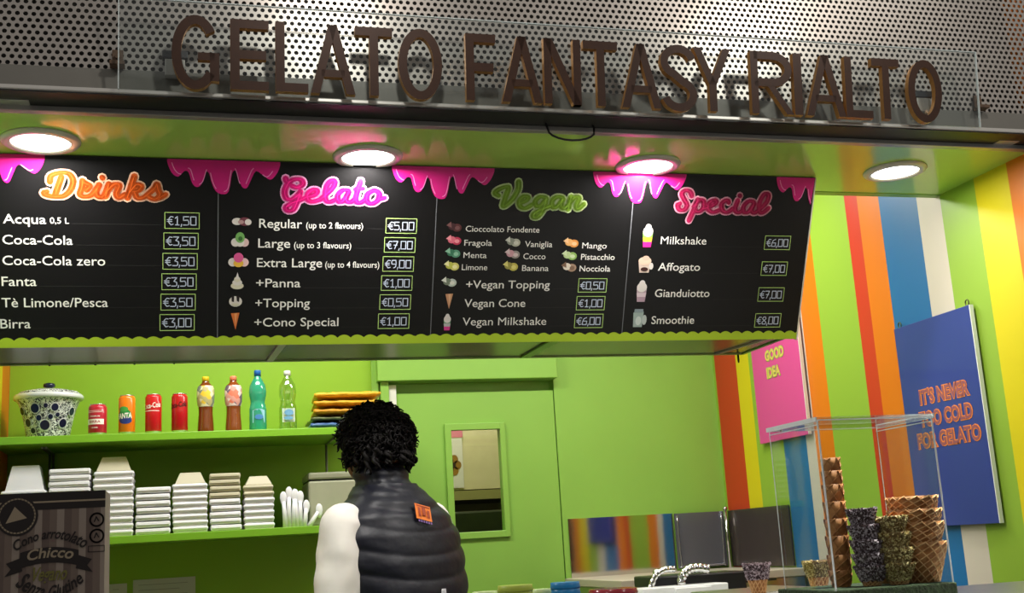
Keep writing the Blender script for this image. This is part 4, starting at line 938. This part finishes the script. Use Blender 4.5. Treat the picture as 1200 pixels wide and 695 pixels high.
# ribbon banner
cb = C_(58, 651); W = .047
up = [(cb[0]+W*t_/8*1.0, cb[1]+.014-.006*(t_/8)**2*1.2) for t_ in range(-8, 9)]; lo = [(a, b-.026) for a, b in up][::-1]
pl.append((up+lo, 0, .0006))
for s_ in (-1, 1):
    ex = cb[0]+s_*W; pl.append(([(ex, cb[1]-.002), (ex+s_*.022, cb[1]-.010), (ex+s_*.014, cb[1]-.020), (ex+s_*.024, cb[1]-.032), (ex-s_*.004, cb[1]-.024)], 0, .0005))
polyflat('printed_design', pl, [DB, CRM], carton, .0004, ctf)
def arc_text(s, cx, cy, wid, cap, m, sag):
    vs, fs, w = text_mesh(s, .02); kx = wid/w; ky = cap/CAPH; mb = MB(); out = []
    for x, y in vs:
        u = x*kx-wid/2; base = cy+sag*(1-(2*u/wid)**2)
        sl = -8*sag*u/wid/wid; 
        out.append(ctf(cx+u+y*ky*(.25-sl*.8), base+y*ky, .0014))
    mb.add(out, fs); return mb.build('script_lettering', m, carton, fix=False)
u_, v_ = C_(58, 640); arc_text('Cono arrotolato', u_, C_(20, 647)[1], C_(98, 640)[0]-C_(18, 640)[0], .017, DB, .020)
arc_text('Chicco', cb[0], cb[1]-.008, .072, .018, CRM, .005)
arc_text('Vegano', cb[0]-.002, C_(58, 680)[1], .058, .024, mat('carton_olive', (96, 92, 40), .6), 0)
arc_text('Senza Glutine', C_(58, 690)[0], C_(16, 686)[1], C_(98, 690)[0]-C_(17, 690)[0], .021, DB, -.024)

# ------------------------------------------------------------------ cone display case
cx0, cx1, cy0, cy1, cz0, cz1 = 1.161*.8, 1.412*.8, 1.6, 1.755, 1.5-.119*.8, 1.5+.203*.8
case = thing('cone_display_case', ((cx0+cx1)/2, (cy0+cy1)/2, ZC), 'clear acrylic display case on a dark green base at the lower right', 'display case')
TURF = mat('dark_green_base', (44, 62, 34), .9, noise=.5, nscale=180, bump=.6, bscale=200)
B('base', (cx0-.004, cy0-.004, ZC), (cx1+.004, cy1+.02, cz0), TURF, case, .002)
mb = MB(); th = .003
mb.box((cx0, cy0, cz0), (cx0+th, cy1, cz1-.006)); mb.box((cx1-th, cy0, cz0), (cx1, cy1, cz1-.006)); mb.box((cx0+th, cy0, cz0), (cx1-th, cy0+th, cz1-.006))
mb.build('acrylic_wall', PLEXI, case)
B('acrylic_lid', (cx0-.003, cy0-.003, cz1-.006), (cx1+.003, cy1+.003, cz1), PLEXI, case)
mb = MB(); e = .0010
for x in (cx0, cx1): mb.box((x-e, cy0-e, cz0), (x+e, cy0+e, cz1-.004))
for x in (cx0, cx1): mb.box((x-e*.5, cy1-e*.5, cz0), (x+e*.5, cy1+e*.5, cz1-.004))
for x in (cx0-.003, cx1+.003):
    mb.box((x-.0012, cy0-.003, cz1-.0065), (x+.0012, cy1+.003, cz1+.0005)); mb.box((x-.0012+(.004 if x < 1 else -.004), cy0+.004, cz1-.012), (x+.0012+(.004 if x < 1 else -.004), cy1, cz1-.0105))
for y in (cy0-.003, cy1+.003): mb.box((cx0, y-.0008, cz1-.0055), (cx1, y+.0008, cz1-.0035))
mb.build('polished_edge', mat('acrylic_edge_bright', (236, 242, 244), .15), case)
# waffle cone: crossed ridges on a tapered shell
def waffle_mat(name, base, dark, sprk=None):
    m = bpy.data.materials.new(name); m.use_nodes = True; nt = m.node_tree; b = nt.nodes['Principled BSDF']; b.inputs['Roughness'].default_value = .6
    tc = nt.nodes.new('ShaderNodeTexCoord'); n = nt.nodes.new('ShaderNodeTexNoise'); n.inputs['Scale'].default_value = 60; r = nt.nodes.new('ShaderNodeValToRGB')
    r.color_ramp.elements[0].color = (*lin(dark), 1); r.color_ramp.elements[1].color = (*lin(base), 1); r.color_ramp.elements[0].position = .3; r.color_ramp.elements[1].position = .65
    nt.links.new(tc.outputs['Object'], n.inputs['Vector']); nt.links.new(n.outputs['Fac'], r.inputs['Fac']); nt.links.new(r.outputs['Color'], b.inputs['Base Color']); return m
WF = waffle_mat('waffle', (198, 138, 80), (160, 98, 48)); WFD = waffle_mat('waffle_dark', (196, 132, 72), (156, 96, 46)); WFL = waffle_mat('waffle_pale', (236, 190, 134), (214, 160, 102))
def cone_obj(c, r0, r1, h, m, mr, lab, group, coat=None, coatfrac=.5, seed=0, rim=1.06, ridges=13):
    """a rolled waffle cone standing mouth up: shell + raised spiral ridges (+ sprinkled collar)"""
    rnd = random.Random(seed); c = Vector(c)
    t = thing('waffle_cone', c, lab, 'ice cream cone', group)
    n = 28; prof = [(r0, 0), (r0+(r1-r0)*.33, h*.33), (r0+(r1-r0)*.66, h*.66), (r1, h), (r1*.9, h), (r0*.8+.2*r0, h*.4)]
    MB().lathe(prof, c, n, cap=False).lathe([(r0*.98, .0005), (r0*.3, .0005)], c, n).build('shell', m, t)
    mb = MB()
    for s_ in (1, -1):
        for k in range(ridges):
            pts = []
            for i in range(15):
                f = i/14; a = 2*math.pi*k/ridges+s_*f*(2.9 if s_ > 0 else 1.5)
                rr_ = (r0+(r1-r0)*f)*1.012+.0004
                pts.append(c+Vector((rr_*math.cos(a), rr_*math.sin(a), h*f)))
            mb.tube([q for q in pts if not coat or q.z-c.z < h*(1-coatfrac)+.002] if coat else pts, .0011, 4)
    mb.build('ridge', mr, t)
    if coat:
        mb = MB(); z0 = h*(1-coatfrac)
        mb.lathe([((r0+(r1-r0)*z0/h)*1.02, z0), (r1*1.05, h*.98), (r1*1.03, h+.0015), (r1*.9, h+.001)], c, n, cap=False)
        nn = 1500
        cm = coat
        for i in range(nn):
            f = rnd.random(); z = z0+(h-z0)*f+.001; rr_ = (r0+(r1-r0)*z/h)*1.055; a = rnd.uniform(0, 2*math.pi)
            p = c+Vector((rr_*math.cos(a), rr_*math.sin(a), z)); s_ = rnd.uniform(.0017, .0029)*min(1.3, r1/.02)
            q = [p+Vector((rnd.uniform(-1, 1), rnd.uniform(-1, 1), rnd.uniform(-1, 1))).normalized()*s_ for _ in range(4)]
            mb.add(q, [(0, 1, 2), (0, 2, 3), (0, 3, 1), (1, 3, 2)], rnd.choice([0, 1, 1, 2]))
        mb.build('sprinkle_coat', cm, t)
    return t
CHOC = [mat('choc_dark', (70, 50, 54), .5), mat('nut_pale', (206, 190, 200), .6), mat('choc_mid', (120, 98, 106), .5)]
NUTS = [mat('nut_brown', (124, 96, 50), .6), mat('nut_cream', (226, 208, 150), .6), mat('nut_olive', (166, 146, 84), .6)]
def K(px_, py_, Y): return atY(px_, py_, Y)
def stack(spec, Y, pxs, name_, m, mr, group, lbl, coat=None, fr=.5, ridges=13):
    """spec: list of (y_top, half width px, y_bottom, half width px bottom) from bottom cone to top one"""
    n = len(spec)
    for i, (yt, hw, yb, hb) in enumerate(spec):
        t_ = (yt-spec[0][0])/(spec[-1][0]-spec[0][0]) if n > 1 else 0
        xc_ = pxs[0]+(pxs[1]-pxs[0])*t_
        p, q = K(xc_, yt, Y), K(xc_, yb, Y); r1 = K(xc_+hw, yt, Y).x-p.x; rb = K(xc_+hb, yb, Y).x-q.x
        zb = max(q.z, cz0 if name_ else q.z)
        cone_obj((p.x, Y, zb), max(rb, .004), r1, p.z-zb, m, mr, lbl % (NTH[i] if n > 1 else ''), group, coat, fr, i*7+int(yt), ridges=ridges)
# big pale waffle cones on the right
stack([(635, 27, 687, 15), (612, 27.5, 650, 18), (597, 27, 635, 19), (582, 25.5, 620, 18)], 1.66, (1077.5, 1068), 1, WF, WFL, 'big waffle cones in the right stack', '%s cone of the big waffle cone stack at the right of the case')
# nut coated stack
stack([(661, 16.5, 689, 8), (643, 17, 680, 6), (625, 17, 663, 6), (606, 16, 645, 6)], 1.645, (1051, 1043), 1, WF, WFL, 'cones coated with chopped nuts', '%s nut-coated cone of the middle stack in the case', NUTS, .8)
# chocolate coated stack
stack([(664, 15.5, 691, 8), (650, 15.5, 682, 5), (634, 15.5, 668, 5), (616, 15.5, 652, 5), (597, 14.5, 634, 5)], 1.66, (1020, 1009), 1, WF, WFL, 'cones coated with dark chocolate grains', '%s chocolate-grain cone of the stack beside the tall waffle tower', CHOC, .75)
# tall narrow waffle tower at the left of the case
stack([(668, 12, 694, 9), (650, 12, 680, 9), (628, 12, 664, 9), (608, 12, 640, 8), (588, 11.5, 622, 8), (568, 11, 600, 8), (552, 10.5, 584, 8), (537, 10, 566, 7)], 1.70, (984.5, 973), 1, WFD, WF, 'narrow waffle cones in the tall tower', '%s cone of the tall narrow waffle tower at the left of the case', None, ridges=5)
stack([(652, 13, 689, 6)], 1.70, (1036, 1036), 1, WFL, WFL, 'plain pale cones', 'pale plain cone%s half hidden behind the nut-coated stack')
# short cones outside, each in a steel holder
for px_, yt, hw, Y, c_, lab in ((886, 661, 13.5, 1.95, CHOC, 'single chocolate-grain cone in a steel holder, left of the case'), (957, 658, 14, 1.9, NUTS, 'single nut-coated cone in a steel holder at the left edge of the case')):
    p = K(px_, yt, Y); r1 = K(px_+hw, yt, Y).x-p.x; zb = K(px_, yt+44, Y).z
    cone_obj((p.x, Y, zb), r1*.35, r1, p.z-zb, WF, WFL, lab, 'single cones in steel holders', c_, .42, int(px_))
    t = thing('cone_holder', (p.x, Y, ZC), 'small round steel holder under the single cone %s' % ('left of the case' if px_ < 900 else 'at the case edge'), 'holder', 'steel cone holders')
    MB().lathe([(r1*1.2, 0), (r1*1.2, .004), (r1*.5, .006), (r1*.5, max(.01, zb-ZC+.012)), (r1*.62, max(.012, zb-ZC+.014))], (p.x, Y, ZC), 20).build('stem', STEEL, t)
q = K(898, 692, 2.05)
tag(MB().box((q.x-.09, 2.0, ZC), (q.x+.11, 2.2, q.z), 0, .004).build('steel_tray', STEEL), 'low steel tray on the counter between the two single cones', 'tray')

# ------------------------------------------------------------------ the worker
PX, PY, TH = .600, 3.36, math.radians(30)
def L2W(p):
    x, y, z = p; return Vector((PX+x*math.cos(TH)-y*math.sin(TH), PY+x*math.sin(TH)+y*math.cos(TH), z))
worker = thing('person', (PX, PY, 0), 'worker seen from behind with curly black hair, navy quilted vest and white shirt', 'person')
def ringp(z, cx, cy, a, b, n=40, p=2.3, fn=None):
    out = []
    for i in range(n):
        t = 2*math.pi*i/n; c, s_ = math.cos(t), math.sin(t)
        x = a*math.copysign(abs(c)**(2/p), c); y = b*math.copysign(abs(s_)**(2/p), s_)
        k = fn(t) if fn else 1
        out.append(L2W((cx+x*k, cy+y*k, z)))
    return out
def sampler(tab):
    def f(z):
        if z <= tab[0][0]: return tab[0][1:]
        for i in range(len(tab)-1):
            if z <= tab[i+1][0]:
                t = (z-tab[i][0])/(tab[i+1][0]-tab[i][0]); t = t*t*(3-2*t)*.4+t*.6
                return [a+(b-a)*t for a, b in zip(tab[i][1:], tab[i+1][1:])]
        return tab[-1][1:]
    return f
TOR = [(.88, 0, -.01, .165, .115), (1.0, 0, -.015, .160, .115), (1.12, 0, -.01, .155, .11), (1.25, 0, .005, .165, .115), (1.38, 0, .02, .178, .12), (1.48, 0, .035, .185, .115), (1.55, 0, .05, .185, .105), (1.60, 0, .055, .165, .095), (1.65, 0, .065, .105, .080), (1.70, 0, .085, .055, .058), (1.74, 0, .10, .052, .056)]
ts = sampler(TOR)
# body: torso, neck, head, arms, hands, legs, fused by a voxel remesh into one surface
mb = MB()
mb.loft([ringp(z, *ts(z), n=28) for z in [.88+.03*i for i in range(29)]])
HC = Vector((0, .125, 1.80)); 
hr = []
for i in range(15):
    f = -1+2*i/14; k = math.sqrt(max(0, 1-f*f)); z = HC.z+f*.112
    w_ = .074*k*(1.0 if f > 0 else 1+.06*f) + .002; d_ = .095*k+.002; fy_ = .012*(-f if f < 0 else 0)
    hr.append(ringp(z, HC.x, HC.y+fy_, w_, d_, n=28, p=2.1))
mb.loft(hr)
for s_ in (-1, 1):   # ears
    mb.tube([L2W((s_*.073, HC.y-.004, HC.z-.030)), L2W((s_*.084, HC.y-.012, HC.z+.002)), L2W((s_*.083, HC.y-.010, HC.z+.026))], [.008, .013, .009], 8)
mb.tube([L2W((0, HC.y+.088, HC.z+.012)), L2W((0, HC.y+.112, HC.z-.022)), L2W((0, HC.y+.098, HC.z-.030))], [.008, .013, .010], 8)   # nose
for s_ in (-1, 1):
    mb.tube([L2W((s_*.045, HC.y+.078, HC.z+.014)), L2W((s_*.016, HC.y+.090, HC.z+.016))], .009, 8)  # brows
mb.tube([L2W((-.024, HC.y+.086, HC.z-.055)), L2W((0, HC.y+.096, HC.z-.053)), L2W((.024, HC.y+.086, HC.z-.055))], [.005, .009, .005], 8)  # lips
ARM = {}
for s_ in (-1, 1):
    sh, el, wr = ((-.190, .040, 1.580), (-.232, .01, 1.28), (-.12, .23, 1.20)) if s_ < 0 else ((.178, .075, 1.575), (.200, .24, 1.34), (.08, .40, 1.22))
    ARM[s_] = (sh, el, wr)
    mb.tube([L2W(sh), L2W([(a+b)/2 for a, b in zip(sh, el)]), L2W(el), L2W([(a*.5+b*.5) for a, b in zip(el, wr)]), L2W(wr)], [.055, .048, .042, .036, .027], 14)
    d = Vector(wr)-Vector(el); d.normalize(); W0 = Vector(wr)
    pc = W0+d*.045
    mb.tube([L2W(W0-d*.005), L2W(pc), L2W(pc+d*.045)], [.026, .036, .034], 10)
    side = Vector((s_*1, 0, 0))
    for k in range(4):
        o_ = side*(.024-.016*k); ln = [.058, .072, .078, .068][k]
        b0 = pc+d*.035+o_; b1 = b0+d*ln*.5+Vector((0, 0, -.004)); b2 = b1+d*ln*.32+Vector((0, 0, -.022)); b3 = b2+Vector((0, 0, -.018))+d*ln*.06
        mb.tube([L2W(b0), L2W(b1), L2W(b2), L2W(b3)], [.0095, .009, .0082, .0068], 8)
    b0 = W0+d*.02-side*.022; b1 = b0-side*.028+d*.030; b2 = b1-side*.004+d*.028+Vector((0, 0, -.008)); mb.tube([L2W(b0), L2W(b1), L2W(b2)], [.013, .011, .008], 8)
for s_ in (-1, 1):
    mb.tube([L2W((s_*.085, -.01, .95)), L2W((s_*.09, 0, .72)), L2W((s_*.095, .015, .50)), L2W((s_*.10, -.01, .30)), L2W((s_*.10, -.02, .07))], [.095, .082, .058, .055, .038], 16)
    mb.tube([L2W((s_*.10, -.05, .045)), L2W((s_*.10, .05, .045)), L2W((s_*.105, .16, .032))], [.036, .038, .028], 12)
body = mb.build('body', SKIN, worker)
md = body.modifiers.new('fuse', 'REMESH'); md.mode = 'VOXEL'; md.voxel_size = .0065; md.use_smooth_shade = True
md = body.modifiers.new('smooth', 'SMOOTH'); md.iterations = 4; md.factor = .5
for s_ in (-1, 1):   # eyes
    c = L2W((s_*.031, HC.y+.082, HC.z-.002)); MB().lathe([(.001, -.010), (.008, -.006), (.010, 0), (.008, .006), (.001, .010)], c, 12).build('eye', mat('eye_white', (220, 214, 206), .2), worker)
# vest: quilted torso shell, with collar
Q = [1.705, 1.645, 1.585, 1.520, 1.455, 1.385, 1.315, 1.245, 1.175, 1.105, 1.035]
rings = []; zs_ = [1.02+(1.69-1.02)*i/150 for i in range(151)]
VT = [(1.02, 0, -.012, .190, .140), (1.12, 0, -.008, .186, .138), (1.25, 0, .005, .194, .142), (1.38, 0, .018, .205, .146), (1.46, 0, .030, .213, .142), (1.54, 0, .042, .212, .132), (1.59, 0, .050, .190, .120), (1.63, 0, .058, .152, .108), (1.66, 0, .066, .118, .098), (1.69, 0, .076, .088, .088)]
vs_ = sampler(VT)
for z in zs_:
    cx_, cy_, a, b = vs_(z)
    def qf(t, z=z):
        zz = z+.018*math.cos(t*1.0+math.pi/2)*0+.012*math.sin(3*t)*.4+.016*math.cos(t+1.57)*2
        # distance to the nearest seam
        g = 1e9
        for i in range(len(Q)-1):
            if Q[i+1] <= zz <= Q[i]: g = min((Q[i]-zz), (zz-Q[i+1]))/((Q[i]-Q[i+1])/2)
        if g > 1: g = 1 if g < 1e8 else .6
        pf = 1-(1-g)**2.6
        return (.974+.030*pf)+.004*math.sin(11*t+z*60)*pf
    rings.append(ringp(z, cx_, cy_, a, b, n=72, p=2.35, fn=qf))
MB().loft(rings, cap=False).build('vest', VEST, worker)
cr = []
for i in range(13):
    f = i/12; z = 1.665+.085*f; sw = .006*math.sin(f*math.pi*2.2)**2
    cr.append((z, .074+.030*f, .078-.008*f+sw, .080-.010*f+sw))
rg = [ringp(z, 0, cy_, a, b, n=40) for z, cy_, a, b in cr]; rg += [ringp(z, 0, cy_, a-.008, b-.008, n=40) for z, cy_, a, b in cr[::-1][:10]]
MB().loft(rg, cap=False).build('collar', VEST, worker)
# emblem patch on the upper back: follows the vest surface
cx_, cy_, a, b = vs_(1.565)
def vest_pt(lx, z, lift):
    cx_, cy_, a, b = vs_(z); k = min(.98, abs(lx)/a); y = -b*(1-k**2.35)**(1/2.35)
    n_ = Vector((lx*.8, y*1.2, .35*abs(y))).normalized(); return L2W((lx+n_.x*lift, cy_+y*1.01+n_.y*lift, z+n_.z*lift))
EM = [([(-.036, -.006), (.018, -.010), (.036, -.032), (.030, -.052), (-.020, -.040), (-.030, -.020)], 0, 0)]
em_o, em_p = mat('emblem_orange', (226, 120, 40), .5), mat('emblem_rust', (150, 60, 30), .5)
pl = []
base = [(-.030, .020), (.022, .014), (.034, -.020), (-.018, -.016)]
def sub(u0, v0, u1, v1): return [(u0, v0), (u1, v0), (u1, v1), (u0, v1)]
polys = [(sub(-.026, -.022, .026, .022), 0, .0)] + [(sub(-.018, -.014, -.010, .012), 1, .0012), (sub(-.006, -.010, .006, .014), 1, .0012), (sub(.010, -.014, .019, .008), 1, .0012), (sub(-.022, .016, .022, .019), 1, .0012)]
polys += [(sub(-.020+.008*i, -.030, -.015+.008*i, -.024), 2, .0) for i in range(6)]
ang = -.25
def emt(u, v, l): c_, s_ = math.cos(ang), math.sin(ang); return vest_pt(.012+(u*c_-v*s_), 1.600+(u*s_+v*c_), .010+l)
polyflat('emblem', polys, [em_o, em_p, mat('emblem_violet', (120, 90, 150), .5)], worker, 0, emt)
# sleeves: loose white shirt
for s_ in (-1, 1):
    sh, el, wr = ARM[s_]; P0 = Vector((s_*.140, .05, 1.605)); pts = []; rad = []
    S_ = [P0, Vector(sh), Vector(sh).lerp(Vector(el), .3), Vector(sh).lerp(Vector(el), .62), Vector(el), Vector(el).lerp(Vector(wr), .35), Vector(el).lerp(Vector(wr), .8), Vector(wr)]
    Rr = [.034, .058, .066, .070, .066, .056, .045, .038]
    for i in range(len(S_)-1):
        for k in range(7):
            f = k/7; p0, p1, p2, p3 = S_[max(i-1, 0)], S_[i], S_[i+1], S_[min(i+2, len(S_)-1)]
            pts.append(.5*((2*p1)+(-p0+p2)*f+(2*p0-5*p1+4*p2-p3)*f*f+(-p0+3*p1-3*p2+p3)*f**3)); rad.append(Rr[i]+(Rr[i+1]-Rr[i])*f)
    pts.append(S_[-1]); rad.append(Rr[-1]); n = len(pts)
    mb = MB(); mb.tube([L2W(p) for p in pts], [r*(1+.018*math.sin(i*1.1)) for i, r in enumerate(rad)], 32)
    for i, v in enumerate(mb.v[:n*32]):   # folds running down the sleeve
        j = i // 32; t = 2*math.pi*(i % 32)/32; c = L2W(pts[j]); d = (v-c)
        mb.v[i] = c+d*(1+.05*math.sin(2*t+j*.22)+.035*math.sin(3*t-j*.45)+.015*math.sin(7*t+j*.8))
    mb.build('sleeve', SHIRT, worker)
    # armhole binding of the vest
    c = Vector((s_*.168, .045, 1.535)); 
# shirt collar edge at the neck
MB().loft([ringp(1.70, 0, .098, .066, .066, n=36), ringp(1.725, 0, .102, .064, .064, n=36), ringp(1.725, 0, .102, .060, .060, n=36)], cap=False).build('shirt_collar', SHIRT, worker)
# trousers, shoes
mb = MB(); mb.loft([ringp(z, 0, -.012, .180-.01*(i % 2), .128, n=32) for i, z in enumerate((.86, .92, .98, 1.04))])
for s_ in (-1, 1): mb.tube([L2W((s_*.085, -.01, .92)), L2W((s_*.092, 0, .72)), L2W((s_*.096, .015, .48)), L2W((s_*.10, -.01, .25)), L2W((s_*.10, -.02, .06))], [.108, .095, .075, .068, .064], 18)
mb.build('trousers', TROUS, worker)
for s_ in (-1, 1):
    mb = MB(); mb.tube([L2W((s_*.10, -.075, .045)), L2W((s_*.10, -.05, .05)), L2W((s_*.10, .05, .05)), L2W((s_*.105, .15, .04)), L2W((s_*.105, .19, .03))], [.02, .045, .05, .046, .02], 14)
    for v in mb.v: v.z = max(0, v.z)
    mb.build('shoe', BLACK, worker)
# hair: scalp cap plus about a thousand short curls
rnd = random.Random(5); mb = MB()
cap_r = []
for i in range(13):
    f = -.42+1.44*i/12; f = min(f, 1.0); k = math.sqrt(max(0, 1-f*f))
    cap_r.append(ringp(HC.z+.018+f*.105, 0, HC.y-.014, .088*k+.002, .104*k+.002, n=24, p=2.1))
mb.loft(cap_r)
for i in range(1500):
    # direction on the scalp; leave the face free
    while True:
        d = Vector((rnd.gauss(0, 1), rnd.gauss(0, 1), rnd.gauss(0, 1))).normalized()
        if d.z > -.50 and not (d.y > .35 and d.z < .25): break
    lowb = d.z < -.15
    base = Vector((d.x*.086, d.y*.102-.012, d.z*.098+.020))+HC
    ln = rnd.uniform(.022, .046)*(1.0 if d.z > 0 else .75); dirn = (d*1.0+Vector((rnd.uniform(-.5, .5), rnd.uniform(-.5, .5), rnd.uniform(-.5, .25)-.25*(d.z < .2)))).normalized()
    a = dirn.cross(Vector((.3, .5, .8))).normalized(); b = dirn.cross(a); ph = rnd.uniform(0, 6.28); cr_ = rnd.uniform(.004, .0075); turns = rnd.uniform(1.2, 2.4)
    pts = []
    for k in range(9):
        f = k/8; th_ = ph+turns*2*math.pi*f
        pts.append(L2W(base+dirn*ln*f*.9+(a*math.cos(th_)+b*math.sin(th_))*cr_*(.4+.8*f)+Vector((0, 0, -.012*f*f))))
    mb.tube(pts, [.0046, .0046, .0044, .0042, .0040, .0036, .0032, .0026, .0016], 5)
mb.build('hair', HAIR, worker)
# a few longer locks falling at the sides of the neck
mb = MB()
for lx, ly, z0, z1 in ((-.080, .05, 1.80, 1.715), (-.083, .09, 1.79, 1.725), (-.074, .02, 1.79, 1.73), (.080, .06, 1.79, 1.72), (.082, .10, 1.80, 1.735), (.060, .01, 1.78, 1.738), (-.045, .0, 1.78, 1.742), (.03, -.005, 1.78, 1.745), (0, -.008, 1.78, 1.742)):
    for q in range(3):
        ph = rnd.uniform(0, 6); pts = []
        ox, oy = rnd.uniform(-.01, .01), rnd.uniform(-.008, .008)
        for k in range(13):
            f = k/12; pts.append(L2W((lx*1.02+ox+.006*math.cos(ph+9*f), ly+oy+.006*math.sin(ph+9*f), z0+(z1-z0+rnd.uniform(0, .004))*f)))
        mb.tube(pts, [.006]*8+[.005, .0045, .004, .003, .002], 6)
mb.build('side_locks', HAIR, worker)
